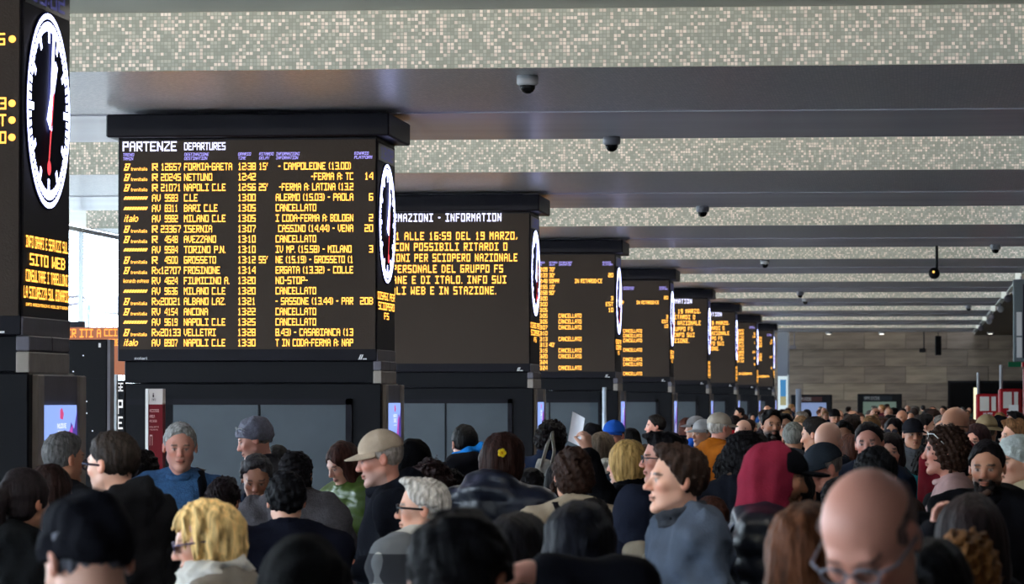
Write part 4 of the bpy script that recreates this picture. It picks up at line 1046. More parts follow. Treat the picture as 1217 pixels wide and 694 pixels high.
    nz = 1.472 * k
    pts = [(rad * math.sin(a) * 1.0, oy - .012 + rad * 1.05 * math.cos(a), nz + .018 * math.cos(a)) for a in np.linspace(0, 2 * math.pi, 13)]
    th = .014 if collar not in ('scarf', 'fur_hood') else .028
    for a, b in zip(pts[:-1], pts[1:]):
        g.cap(a, b, th, None, .008)
        if hgt > .02: g.cap((a[0], a[1] - .008, a[2] + hgt * .55), (b[0], b[1] - .008, b[2] + hgt * .55), th * .9, None, .02)
    if collar in ('scarf', 'fur_hood'): g.fn(ripple(rs, .010, 60))
    part({'scarf': 'scarf', 'fur_hood': 'fur_trim'}.get(collar, 'collar'), g, cc, .012 if d < 32 else .018)
    # trousers and shoes
    key = 'tr%d' % int(k * 40)
    l = SDF()
    for q in (-1, 1): l.cap((q * .085, oy + .01, .92 * k), (q * .09, oy - .005, .49 * k), .090, .066, .03); l.cap((q * .09, oy - .005, .49 * k), (q * .095, oy + .02, .08 * k), .066, .052, .02)
    l.ell((0, oy + .01, .93 * k), (.165 * w, .118, .13 * k), .04); l.fn(lambda x, y, z, v: np.maximum(v, .05 - z))
    part('trousers', l, cloth(trous), .036)
    for q in (-1, 1):
        h = SDF(); h.cap((q * .095, oy + .035, .05), (q * .10, oy - .13, .04), .048, .042, .02); h.fn(lambda x, y, z, v: np.maximum(v, .004 - z)); part('shoe', h, M_black2, .022)
    # headwear
    if hat == 'beanie':
        h = SDF(); h.ell((0, .014, .045), (.090, .110, .098), 0); h.fn(lambda x, y, z, v: np.maximum(v, (.012 - z - .42 * y) * .9)); h.fn(ripple(rs, .004, 45))
        h.fn(lambda x, y, z, v: np.where(z + .42 * y < .062, v - .006, v)); part('knit_hat', h, cloth(hatcol, hk), head=True)
    if hat in ('cap', 'bighat'):
        h = SDF(); h.ell((0, .012, .048), (.088, .108, .092), 0); h.fn(lambda x, y, z, v: np.maximum(v, (.040 - z + .08 * y) * .9)); h.fn(lambda x, y, z, v: v + .0015 * np.cos(6 * np.arctan2(x, y - .012)))
        c = part('cap_crown' if hat == 'cap' else 'hat_crown', h, cloth(hatcol), head=True)
        mb = MB(); n, m = 14, 4; rng = 72 if hat == 'cap' else 180
        for lay in (0, 1):
            for i in range(n + 1):
                a = math.radians(-rng + 2 * rng * i / n)
                for j in range(m + 1):
                    ext_ = (.070 * math.cos(a * 1.15) if hat == 'cap' else .065); u = j / m
                    x = math.sin(a) * (.086 + u * max(ext_, 0)); y = .012 - math.cos(a) * (.104 + u * max(ext_, 0)); z = .046 - u * .018 - .9 * x * x - lay * .005
                    p = Vector((x, y, z)) * hs; mb.v.append(tuple(R @ p + C))
        st = (n + 1) * (m + 1)
        for i in range(n):
            for j in range(m):
                a = i * (m + 1) + j; b = a + m + 1; mb.f.append((a, b, b + 1, a + 1)); mb.f.append((a + st, a + st + 1, b + st + 1, b + st))
            a = i * (m + 1) + m; b = a + m + 1; mb.f.append((a, b, b + st, a + st))
        mb.build('cap_brim' if hat == 'cap' else 'hat_brim', cloth(hatcol), root, True)
    if hat == 'hood':
        h = SDF(); h.ell((0, .028, .030), (.102, .116, .114), 0); h.cap((0, .04, -.05), nl + np.array((0, .01, .02)), .105, .12, .05)
        h.fn(lambda x, y, z, v: np.maximum(v, -(np.sqrt((x / .080) ** 2 + ((y + .12) / .145) ** 2 + ((z + .01) / .122) ** 2) - 1) * .09)); h.fn(lambda x, y, z, v: np.maximum(v, -.070 - y)); h.fn(ripple(rs, .004, 22, 3))
        part('hood', h, cloth(hatcol), head=True, rr=.010)
        if extra == 'cap_under':
            mb = MB(); n, m = 12, 4
            h = SDF(); h.ell((0, .0, .048), (.090, .112, .085), 0); h.fn(lambda x, y, z, v: np.maximum(v, .03 - z)); h.fn(lambda x, y, z, v: np.maximum(v, y + .02)); part('cap_crown', h, cloth((10, 11, 16)), head=True)
            h = SDF(); h.ell((0, -.125, .036), (.075, .075, .011), 0); part('cap_brim', h, cloth((10, 11, 16)), head=True)
    if glasses:
        gm = mat('glasses_frame', glasses[0], 0.3, .2); mb = MB(); T = lambda p: tuple(R @ (Vector(p) * hs) + C)
        zz = .004 if glasses[1] != 'up' else .088; yy = -.106 if glasses[1] != 'up' else -.088
        for q in (-1, 1):
            mb.tube([T((q * .032 + .024 * math.cos(a), yy + .25 * abs(.02 * math.cos(a)), zz + (.018 * math.sin(a)))) for a in np.linspace(0, 2 * math.pi, 15)], .0022 if glasses[1] != 'bold' else .0034, 6, False)
            mb.tube([T((q * .055, yy + .006, zz + .006)), T((q * .080 * wide, yy + .03, zz + .006)), T((q * .086 * wide, .008 if glasses[1] != 'up' else .0, zz if glasses[1] != 'up' else zz - .05))], .0026 if glasses[1] != 'bold' else .0045, 6)
        mb.tube([T((-.010, yy, zz + .004)), T((.010, yy, zz + .004))], .0024, 6)
        go = mb.build('glasses', gm, root, True)
        for q in (-1, 1):
            lb = MB(); ctr = [T((q * .032 + .022 * math.cos(a), yy + .002, zz + .016 * math.sin(a))) for a in np.linspace(0, 2 * math.pi, 15)[:-1]]
            lb.v = [tuple(p) for p in ctr] + [tuple(Vector(p) + R @ Vector((0, .0012, 0))) for p in ctr]; lb.f = [tuple(range(14)), tuple(range(27, 13, -1))] + [(i, (i + 1) % 14, 14 + (i + 1) % 14, 14 + i) for i in range(14)]
            lb.build('lens', mat('tinted_lens', (40, 36, 50), 0.08) if len(glasses) > 2 else M_glass, go)
    info = dict(root=root, coat=coat, tone=tone, C=C, R=R, oy=oy, k=k, w=w, arms=A, Rb=Rb, hs=hs, t=t, toB=toB, part=part)
    return info

def world_of(info, p):
    return info['root'].matrix_basis @ Vector(p)
def backpack(info, col, label, strapcol=None, sz=1.0, kind='cloth', sides=(-1, 1)):
    r = info['root']; b = empty('backpack', r.location, r.rotation_euler.z); tag(b, label, 'backpack')
    oy, k, w, t = info['oy'], info['k'], info['w'], info['t']
    s = SDF(); y = oy + .12 + t + .075
    s.box((0, y, 1.20 * k), (.15 * sz, .085, .22 * sz), .06); s.box((0, y + .08, 1.12 * k), (.115 * sz, .04, .11 * sz), .035); s.fn(ripple(np.random.default_rng(3), .004, 25))
    v, f = s.mesh(.014); link('pack', tomesh('pack', v, f, cloth(col, kind)), None, b)
    mb = MB(); S = [mb.tube([(-.03, y - .05, 1.42 * k), (0, y - .06, 1.45 * k), (.03, y - .05, 1.42 * k)], .01, 6)]
    mb.build('grab_handle', cloth(strapcol or col), b, True)
    for q in sides:
        pts = [(q * .075, y - .07, 1.38 * k), (q * .09, oy + .06, 1.46 * k + t), (q * .10, oy - .01, 1.465 * k + t), (q * .11, oy - .085, 1.41 * k + t), (q * .115, oy - .135 - t, 1.26 * k), (q * .13, oy - .105 - t, 1.10 * k), (q * .155, oy + .04, 1.02 * k), (q * .12, y - .05, 1.02 * k)]
        MB().tube(pts, .024, 8, True, .35).build('shoulder_strap', cloth(strapcol or col), b, True)
    return b

def P(px, py, d, yaw, label, **kw):
    h = {}; SPECS.append([px, py, d, yaw, label, kw, h]); return h
def pack(h, *a, **kw): PACKS.append((h, a, kw))
def build_crowd():
    pos = [[at(s[0], s[1], s[2]).x, s[2]] for s in SPECS]; wide = [.62 if s[5].get('w', 1) > 1.1 else .51 for s in SPECS]; packed = {id(p[0]) for p in PACKS}
    for it in range(250):
        mv = False
        for i in range(len(pos)):
            for j in range(i + 1, len(pos)):
                dx = abs(pos[i][0] - pos[j][0]); need = .46
                a, b = (i, j) if pos[i][1] <= pos[j][1] else (j, i)
                if id(SPECS[a][6]) in packed: need = .66
                if dx < (wide[i] + wide[j]) / 2 and pos[b][1] - pos[a][1] < need:
                    e = (need - (pos[b][1] - pos[a][1])) / 2 + .005; pos[b][1] += e; pos[a][1] -= e; mv = True
        if not mv: break
    for s, p in zip(SPECS, pos): s[6].update(person(s[0], s[1], p[1], s[3], s[4], **s[5])); s[6]['d'] = p[1]
    for h, a, kw in PACKS: backpack(h, *a, **kw)

# ------------------------------------------------------------------ the crowd, nearest first
BLK = (16, 16, 20)
# front row, out of focus
P(104, 592, 7.4, -140, 'person in a dark close-fitting skull cap, blurred, ear showing, bottom left corner', hp=22, hat='beanie', hatcol=(22, 22, 28), hk='cloth', tone='fair', coat=(15, 15, 20), hair='crop', hcol=(92, 92, 100), wide=1.05)
P(362, 637, 7.6, 180, 'blurred person in a dark woolly hat, low at the bottom, left of centre', hat='beanie', hatcol=(24, 24, 25), coat=(18, 18, 22), hair='short')
P(546, 614, 7.0, 168, 'blurred person with thick black hair filling the bottom centre, seen from behind', hair='thick', hcol=(12, 11, 14), tone='olive', coat=(15, 15, 19), hp=25, wide=1.08)
P(618, 607, 10.2, 160, 'person with smooth dark hair just behind the blurred black-haired head, bottom centre', hair='bob', hcol=(20, 17, 20), fem=True, coat=(16, 16, 20), hs=1.0)
P(688, 595, 10.0, -170, 'woman with long straight black hair seen from behind, bottom, right of centre', hair='long', hcol=(14, 14, 22), fem=True, coat=(26, 24, 26), collar='fur_hood', colcol=(34, 30, 30), hs=1.08)
P(1034, 575, 6.6, -24, 'large blurred bald man with glasses bowing his head, bottom right', hp=38, hair='fringe', hcol=(104, 84, 80), tone='pink', coat=(14, 14, 18), glasses=((120, 120, 130), 'thin'), scalp=(96, 80, 76), wide=1.02)
P(958, 596, 8.6, 172, 'woman with long auburn hair beside the blurred bald man, bottom right', hair='long', hcol=(92, 54, 34), fem=True, coat=(16, 15, 19))
P(1153, 586, 10.5, -165, 'woman with long dark brown hair seen from behind, low at the right', hair='long', hcol=(34, 24, 24), fem=True, coat=(20, 18, 22), arms=('strap', 'down'), hs=1.05)
P(1149, 626, 9.2, 175, 'child-height person with golden brown curls, bottom right corner', hair='curly', hcol=(112, 72, 36), fem=True, coat=(16, 15, 19), hs=.86)
P(1108, 642, 7.6, 178, 'dark blurred head and shoulders at the very bottom, right of the bald man', hair='short', hcol=(12, 11, 13), coat=(12, 12, 15))
# second row
b = P(134, 513, 14.0, -118, 'man with short brown hair and dark glasses turned left, dark jacket, left side', hair='short', hcol=(44, 36, 32), tone='fair', coat=(24, 24, 27), collar='hood_down', glasses=((20, 22, 44), 'bold'), beard=.35, beardcol=(90, 70, 60), t=.038, wide=1.06, w=1.15)
P(76, 514, 17.5, 138, 'man with cropped grey hair facing right in front of the advert screen', hair='short', hcol=(84, 82, 82), tone='tan', coat=(20, 20, 24))
P(30, 556, 14.6, 150, 'woman with dark ponytail and green-trimmed black hooded jacket at the left edge', hair='pony', hcol=(30, 24, 26), fem=True, coat=(14, 15, 17), collar='hood_down', colcol=(16, 60, 48), hs=1.05)
P(61, 551, 16.0, 140, 'person with dark reddish hair between the ponytailed woman and the man with glasses', hair='bob', hcol=(38, 24, 22), fem=True, coat=(15, 14, 18))
P(171, 533, 21.5, 150, 'person with dark curly hair half hidden behind the man with glasses', hair='curly', hcol=(30, 24, 26), coat=(18, 18, 22), hs=.95)
bl = P(214, 503, 19.4, 12, 'grey-haired man in a blue sweater with a dark strap, looking at the camera', hp=6, hair='short', hcol=(158, 156, 152), tone='pink', coat=(58, 92, 132), ck='knit', style='sweater', collar='crew', t=.020, beard=.2, beardcol=(150, 130, 120), w=1.08, wide=1.05, belly=1.12, brow=(88, 70, 60))
pack(bl, (16, 18, 26), 'dark backpack worn on one shoulder by the man in the blue sweater', sz=.9, sides=(1,))
P(246, 592, 11.6, -112, 'woman with wavy blonde hair and round sunglasses facing left, grey coat', hy=30, hp=12, hair='wavy', hcol=(214, 176, 116), tone='fair', fem=True, coat=(122, 114, 106), collar='scarf', colcol=(196, 190, 182), glasses=((90, 80, 110), 'thin', 'dark'), brow=(150, 110, 80), hs=1.0)
P(266, 567, 18.6, 170, 'person with short dark hair and burgundy top behind the blonde woman', hair='thick', hcol=(28, 20, 22), coat=(66, 20, 34), ck='knit', hs=.93)
P(305, 541, 20.4, 6, 'grey-haired man in navy with a hand over his mouth', hp=20, hair='thick', hcol=(66, 64, 66), tone='tan', coat=(22, 34, 54), arms=((( .05, -.10, -.22), (-.09, -.17, .26)), 'down'))
P(303, 497, 22.0, -84, 'man in a grey knitted hat with glasses pushed up, looking down to the left', hp=16, hat='beanie', hatcol=(122, 122, 136), hair='short', hcol=(120, 112, 108), tone='pink', coat=(48, 48, 54), glasses=((170, 170, 170), 'up'), beard=.3, beardcol=(150, 130, 120))
P(340, 560, 16.6, -165, 'person with short black hair in a navy jacket, from behind, left of the topknot', hair='thick', hcol=(12, 12, 16), tone='fair', coat=(18, 20, 32), w=1.12, hs=.98)
P(352, 537, 18.6, 175, 'woman with dark topknot in a wide grey wool coat, seen from behind', hair='messybun', hcol=(20, 17, 20), fem=True, coat=(86, 82, 86), ck='knit', style='coat', collar='scarf', colcol=(70, 62, 60), t=.05, w=1.12)
P(408, 527, 21.2, -50, 'woman with long brown hair in a green quilted coat looking down at her phone', hp=24, hair='long', hcol=(64, 38, 32), tone='fair', fem=True, coat=(76, 98, 40), ck='puffer', t=.045, w=1.08, arms=('phone', 'phone'), collar='puffy_hood', brow=(60, 40, 30), lip=(170, 70, 70))
P(452, 511, 17.2, -80, 'man in a tan cap with grey stubble facing left, black top', hp=10, hat='cap', hatcol=(178, 158, 138), hair='crop', hcol=(150, 140, 134), tone='pink', coat=(20, 22, 30), beard=.55, beardcol=(150, 136, 130), w=1.12, collar='hood_down', arms=('phone', 'phone'))
P(493, 519, 20.8, 170, 'person with a black hood pulled up, seen from behind beside the tan cap', hat='hood', hatcol=(10, 10, 12), coat=(12, 12, 14))
P(514, 543, 17.6, 175, 'woman with a mass of dark brown curls seen from behind', hair='curly', hcol=(36, 24, 24), fem=True, coat=(20, 16, 20), hs=1.08)
P(502, 567, 14.6, -128, 'white-haired woman with glasses in a grey and white checked coat facing left', hair='thick', hcol=(178, 172, 166), tone='fair', fem=True, hy=42, coat=(120, 120, 120), matc=plaid_mat(), style='coat', collar='high', colcol=(70, 92, 116), glasses=((30, 30, 36), 'bold'), t=.04, w=1.15, hs=.93, brow=(130, 120, 115), lift=0)
P(552, 505, 24.0, -155, 'man with black hair and a bright blue hood lying on dark shoulders', hair='short', hcol=(14, 12, 14), tone='tan', coat=(18, 18, 24), collar='puffy_hood')
P(600, 513, 17.2, 150, 'woman with brown hair, yellow clip, shiny black quilted jacket, back turned', hair='bob', hcol=(44, 26, 22), fem=True, coat=(26, 30, 44), ck='puffer', collar='puffy_hood', t=.055, w=1.18, hs=1.05)
P(657, 497, 23.2, 155, 'dark-haired person in a navy coat with a pale tote bag on the shoulder', hair='curly', hcol=(22, 16, 18), coat=(20, 30, 52), arms=('down', 'pocket'), hs=.92)
u = P(680, 531, 16.2, -158, 'woman with brown hair pinned up and cream jacket, back turned', hair='messybun', hcol=(46, 30, 24), fem=True, tone='fair', coat=(168, 152, 132), collar='shirt', w=1.0)
pack(u, (92, 62, 66), 'small pinkish sequinned backpack on the cream jacket', strapcol=(24, 20, 24), sz=.8, kind='fur')
pa = P(744, 522, 19.2, -118, 'woman with a straight blonde bob in black, raising a sheet of paper to the left', hair='bob', hcol=(176, 140, 84), tone='fair', fem=True, coat=(14, 14, 18), arms=('down', 'down'), brow=(110, 80, 60))
P(716, 513, 24.0, 165, 'person with ash-brown hair and white scarf behind the raised paper', hair='bob', hcol=(88, 74, 62), fem=True, coat=(34, 44, 56), collar='scarf', colcol=(190, 186, 180))
P(704, 503, 32.5, 175, 'person in a dark hat and grey scarf right beside the raised paper', hat='beanie', hatcol=(22, 20, 24), coat=(70, 66, 66), collar='scarf', colcol=(120, 112, 104))
P(729, 499, 30.0, -20, 'man in a blue cap facing the camera in front of the fourth pillar', hat='cap', hatcol=(34, 84, 176), hair='crop', hcol=(40, 34, 30), tone='pink', coat=(24, 22, 26))
P(779, 493, 40.0, -84, 'short-haired man in profile facing left, alone in front of a dark kiosk', hair='short', hcol=(26, 22, 22), tone='pink', coat=(24, 26, 32))
P(816, 496, 43.0, 165, 'woman with long reddish brown hair near the fifth pillar', hair='long', hcol=(70, 36, 28), fem=True, coat=(20, 18, 22))
P(826, 494, 40.0, -100, 'person in a grey cap directly behind the man in the white cap', hat='cap', hatcol=(110, 108, 112), coat=(20, 66, 150), hair='crop')
P(835, 498, 34.0, -50, 'man with a pale grey cap turned left, blue jacket', hat='cap', hatcol=(170, 168, 166), hair='short', hcol=(110, 104, 100), tone='tan', coat=(24, 30, 44), beard=.3)
P(856, 490, 31.0, 128, 'man in a beige cap and rust-orange jacket facing right', hat='cap', hatcol=(172, 160, 146), hair='short', hcol=(170, 164, 158), tone='pink', coat=(166, 92, 24), beard=.4, beardcol=(160, 150, 140))
P(788, 513, 18.4, -80, 'dark-haired man with glasses mostly hidden behind the young man in grey', hair='thick', hcol=(14, 12, 15), tone='pink', coat=(18, 16, 24), glasses=((40, 50, 60), 'thin'))
P(804, 528, 13.8, -72, 'young man with short brown hair and big nose facing left, grey-blue jacket', nose=1.3, hair='thick', hcol=(48, 34, 28), tone='fair', coat=(66, 74, 88), collar='high', colcol=(50, 52, 58), t=.04, w=1.08, hp=-4)
P(757, 573, 15.6, 178, 'person in a navy hooded coat seen from behind, left of the young man', hat='hood', hatcol=(22, 26, 40), coat=(20, 24, 38), hs=.95)
P(886, 510, 17.6, 172, 'person with black curls above a brown fur-trimmed hood, seen from behind', hair='curly', hcol=(16, 14, 17), coat=(18, 20, 28), collar='fur_hood', colcol=(104, 80, 66))
rd = P(924, 522, 14.0, 96, 'bearded man in a red hood over a dark cap, black quilted jacket, facing right', hat='hood', hatcol=(124, 34, 54), extra='cap_under', hair='none', tone='tan', coat=(20, 24, 34), ck='puffer', beard=.9, beardcol=(72, 46, 30), t=.05, w=1.12, hp=6, arms=('chest', 'down'), collar='stand')
pack(rd, (58, 62, 72), 'dark grey backpack on the man with the red hood', strapcol=(84, 90, 104), sz=.8)
P(978, 527, 19.6, -62, 'man in a dark peaked cap and navy coat with his hands at his mouth', hp=14, hat='cap', hatcol=(44, 50, 58), hair='crop', hcol=(110, 104, 100), tone='pink', coat=(24, 32, 54), arms=(((.05, -.10, -.22), (-.10, -.17, .24)), ((.05, -.10, -.22), (-.12, -.16, .23))))
P(985, 506, 22.4, -30, 'shaven-headed man looking down, dark navy jacket, behind the peaked cap', hp=32, hair='none', tone='fair', coat=(20, 26, 38), scalp=(120, 104, 96))
P(969, 496, 26.5, -110, 'man with black hair shaved at the sides behind the shaven-headed man', hair='short', hcol=(22, 18, 18), tone='tan', coat=(22, 22, 26), hp=8)
P(917, 486, 31.0, 20, 'black-haired man with a full beard facing the camera beyond the red hood', hair='thick', hcol=(14, 12, 13), tone='tan', beard=.95, beardcol=(16, 13, 13), coat=(16, 15, 18))
P(1033, 502, 22.2, -8, 'man with dark receding hair and wide forehead facing the camera', hair='short', hcol=(28, 24, 26), tone='pink', coat=(30, 36, 50), hr=-4)
P(1058, 513, 23.2, -4, 'woman with long dark brown hair in a teal jacket facing the camera', hair='long', hcol=(28, 20, 22), tone='fair', fem=True, coat=(14, 104, 116), lip=(150, 60, 66), arms=('chest', 'phone'))
P(1041, 531, 15.6, 178, 'black-haired head from behind, right above the blurred bald man', hair='thick', hcol=(10, 10, 13), tone='fair', coat=(13, 14, 18), hs=.97)
cu = P(1122, 504, 19.6, -88, 'woman with curly brown hair and white glasses on top, pale pink top, facing left', hair='curly', hcol=(58, 40, 32), tone='pink', fem=True, coat=(196, 160, 156), collar='crew', glasses=((225, 225, 225), 'up'), t=.018, arms=('phone', 'phone'), hs=1.0)
P(1134, 484, 23.0, -35, 'tall bald man with glasses and dark red jacket behind the curly-haired woman', hair='none', tone='tan', coat=(104, 16, 28), glasses=((60, 50, 44), 'thin'), scalp=(120, 90, 78), wide=1.05)
P(1173, 524, 17.6, -10, 'man with dark hair and goatee facing the camera in a black hooded jacket', hp=4, hair='short', hcol=(22, 18, 20), tone='tan', beard=.85, beardcol=(26, 20, 20), coat=(15, 15, 19), collar='hood_down', w=1.1)
P(1208, 517, 18.2, -60, 'person in a white knitted hat and cream padded jacket at the right edge', hat='beanie', hatcol=(190, 196, 192), hair='short', hcol=(90, 70, 50), coat=(178, 164, 134), ck='puffer', collar='puffy_hood', t=.05, tone='fair')
P(1206, 497, 27.5, -70, 'light brown-haired person in a blue coat near the right edge', hair='thick', hcol=(110, 78, 52), tone='fair', coat=(26, 40, 76))
P(1173, 490, 30.0, 160, 'person in a straw hat and plum coat seen from behind', hat='bighat', hatcol=(160, 140, 108), hair='short', hcol=(90, 80, 70), coat=(60, 24, 40))
P(1189, 492, 31.0, 170, 'person in a black hood with pale strap beside the straw hat', hat='hood', hatcol=(14, 13, 17), coat=(24, 28, 48), collar='scarf', colcol=(190, 180, 168))
P(1161, 503, 25.5, -30, 'woman with dark hair peering out behind the tall bald man', hair='bob', hcol=(40, 22, 24), tone='pink', fem=True, coat=(60, 20, 34))
P(1085, 497, 31.0, 15, 'person in a dark cap and grey coat holding a phone, right of the teal jacket', hat='cap', hatcol=(30, 30, 36), hair='crop', tone='tan', coat=(88, 90, 96), arms=('phone', 'down'))
P(1100, 492, 38.0, 100, 'man with dark hair in a black suit in profile before the stone wall', hair='short', hcol=(20, 18, 20), tone='fair', coat=(14, 15, 20))
P(1062, 496, 34.0, -12, 'woman with dark hair and sunglasses facing the camera, far behind the teal jacket', hair='long', hcol=(22, 16, 18), tone='tan', fem=True, coat=(18, 18, 22), glasses=((20, 20, 24), 'bold', 'dark'))
P(1002, 500, 30.0, 5, 'man in navy with a white collar between shaven-headed and wide-browed men', hair='thick', hcol=(14, 12, 13), tone='brown', coat=(20, 24, 40), collar='scarf', colcol=(200, 200, 204))
P(1013, 492, 36.0, 150, 'person with a brown cropped crown just left of the wide-browed man', hair='thick', hcol=(50, 38, 34), coat=(28, 24, 28))
P(943, 502, 29.0, 175, 'grey-haired person seen from behind between beard and shaved sides', hair='short', hcol=(112, 112, 108), coat=(60, 62, 70))
P(952, 494, 38.0, -10, 'woman with fair hair facing the camera beyond the grey-haired person', hair='long', hcol=(104, 78, 54), tone='fair', fem=True, coat=(40, 34, 40))
P(932, 491, 36.0, 15, 'dark-haired woman facing the camera right of the bearded man', hair='thick', hcol=(16, 13, 15), tone='tan', fem=True, coat=(40, 34, 36))
P(884, 499, 36.0, 170, 'person with a pale bald crown beyond the beige cap', hair='none', tone='fair', coat=(36, 30, 34))
P(873, 494, 44.0, 178, 'person wearing bright red beyond the beige cap', hair='short', hcol=(30, 20, 20), coat=(170, 20, 34), collar='scarf', colcol=(190, 24, 40))

build_crowd()

# ------------------------------------------------------------------ things people hold or wear loosely
def placed(name, info, label, cat):
    r = info['root']; o = empty(name, r.location, r.rotation_euler.z); tag(o, label, cat); return o
# raised arm with the sheet of paper: the blonde woman's right arm is the one lifted
def raise_arm(info, hand_px, hand_py, d, coat, tone='fair'):
    """sleeve and hand from the shoulder to a point seen at a pixel, added to the person as parts"""
    r = info['root']; inv = (Matrix.Translation(r.location) @ Matrix.Rotation(r.rotation_euler.z, 4, 'Z')).inverted()
    T = np.array(inv @ at(hand_px, hand_py, d)); best = min((-1, 1), key=lambda q: np.linalg.norm(info['arms'][q][0] - T)); S = info['arms'][best][0]
    m = (S + T) / 2 + np.array((0, 0, -.07)); s = SDF(); s.cap(S, m, .075, .065, .03); s.cap(m, T, .062, .045, .02); s.fn(ripple(np.random.default_rng(4), .005, 30))
    v, f = s.mesh(.012); link('raised_sleeve', tomesh('raised_sleeve', v, f, cloth(coat)), None, r)
    g, gf = hand_mesh(1.0); z = (T - m) / np.linalg.norm(T - m); z = z * .12 + np.array((0, 0, .95)); z /= np.linalg.norm(z); y = np.array((0, 1., 0)) - z * z[1]; y /= np.linalg.norm(y); x = np.cross(y, z)
    vv = (g * .85) @ np.stack([x, y, z], 1).T + T + z * .02
    link('raised_hand', tomesh('raised_hand', vv, gf, M_skin, np.tile(np.array(lin(TONES[tone])) * .95, (len(vv), 1))), None, r)
    return T
raise_arm(pa, 698, 540, pa['d'] - .36, (14, 14, 18))
DP = pa['d'] - .31
p0, p1, p2, p3 = at(680.5, 489, DP), at(695, 497, DP), at(690, 531, DP), at(675, 524, DP)
cpt = (p0 + p1 + p2 + p3) / 4
n = 6; V = []
for lay in (0, 1):
    for i in range(n + 1):
        for j in range(n + 1):
            u, w = i / n, j / n; p = (p0 * (1 - u) + p1 * u) * (1 - w) + (p3 * (1 - u) + p2 * u) * w
            V.append(tuple(p - cpt + Vector((0, .012 * math.sin(u * 3.1) + .0015 * lay, 0))))
Fq = []
for i in range(n):
    for j in range(n):
        q = i * (n + 1) + j; s_ = (n + 1) ** 2; Fq.append((q, q + 1, q + n + 2, q + n + 1)); Fq.append((q + s_, q + s_ + n + 1, q + s_ + n + 2, q + s_ + 1))
me = bpy.data.meshes.new('paper_sheet'); me.from_pydata(V, [], Fq); me.materials.append(mat('white_paper', (236, 236, 244), 0.7, 0, 0, 0, 0.03, 20))
o = link('paper_sheet', me, None, None, True); o.location = cpt; tag(o, 'white sheet of paper held up by the blonde woman in black', 'paper')
# tote bag on the navy coat
a, b = at(632, 548, 22.7), at(664, 596, 22.7); h = (b.x - a.x) / 2; o = empty('tote_bag', ((a.x + b.x) / 2, 22.72, b.z)); tag(o, 'pale grey canvas tote bag with a small dark mark hanging from the navy-coated shoulder', 'bag')
s = SDF(); s.box((0, 0, (a.z - b.z) / 2), (h, .05, (a.z - b.z) / 2), .03); s.fn(ripple(np.random.default_rng(8), .008, 20)); s.fn(lambda x, y, z, v: np.maximum(v, np.abs(x) - h * (1.05 - .35 * z / (a.z - b.z))))
v, f = s.mesh(.014); link('bag_body', tomesh('bag_body', v, f, cloth((150, 146, 140))), None, o); H_ = a.z - b.z
for q in (-.035, .035): MB().tube([(-h * .35, q, H_ - .04), (h * .1, q, H_ + .09), (h * .5, q, H_ + .17), (h * .65, q, H_ + .05), (h * .4, q, H_ - .04)], .008, 6).build('handle', cloth((176, 170, 160)), o, True)
mb = MB()
mb.lathe([(.022, 0), (.022, .002)], (.06, -.062, H_ * .45), 6, 'y'); mb.build('printed_mark', mat('dark_print3', (50, 48, 46), .7), o)
# yellow hair clip
p = at(598, 538, 17.1); o = empty('hair_clip', (p.x, 17.05, p.z)); tag(o, 'small yellow flower hair clip on the brown-haired woman', 'hair clip')
for i in range(5):
    aa = i * 1.2566; MB().lathe([(.009, -.003), (.010, .0), (.006, .004)], (.010 * math.cos(aa), 0, .010 * math.sin(aa)), 10, 'y').build('petal', mat('yellow_plastic', (230, 196, 30), .3), o, True)
MB().lathe([(.006, -.006), (.006, .004)], (0, 0, 0), 10, 'y').build('clip_centre', mat('amber_plastic', (200, 140, 20), .3), o, True)
# blue hood lying on the shoulders
p = at(556, 536, 23.9); s = SDF(); s.cap((-.07, 0, -.035), (-.02, -.03, -.01), .03, .034, .03); s.cap((-.02, -.03, -.01), (.08, -.02, .015), .034, .03, .03); s.fn(ripple(np.random.default_rng(2), .008, 40)); v, f = s.mesh(.010)
o = link('blue_hood', tomesh('blue_hood', v, f, cloth((30, 120, 200))), None, None); o.location = (p.x, 23.95, p.z)
root552 = [q for q in COL.objects if q.get('label', '').startswith('man with black hair and a bright blue hood')][0]
mw = Matrix.Translation(root552.location) @ Matrix.Rotation(root552.rotation_euler.z, 4, 'Z'); o.parent = root552; o.matrix_basis = mw.inverted() @ Matrix.Translation(o.location)
# lanyard on the tan-capped man, beige backpack by the young man, cross straps
p = at(768, 668, 14.9); o = empty('backpack', (p.x, 14.9, p.z - .25)); tag(o, 'beige canvas backpack hugged between the navy hood and the young man', 'backpack')
s = SDF(); s.box((-.03, 0, .2), (.055, .07, .13), .045); s.fn(ripple(np.random.default_rng(12), .006, 22)); v, f = s.mesh(.012); link('pack', tomesh('pack', v, f, cloth((120, 112, 100))), None, o)
q1, q2 = at(768, 662, 14.75) - o.location, at(797, 633, 14.5) - o.location
MB().tube([tuple(q1), tuple((q1 + q2) / 2 + Vector((0, -.01, .01))), tuple(q2)], .018, 8, True, .3).build('shoulder_strap', cloth((150, 142, 128)), o, True)
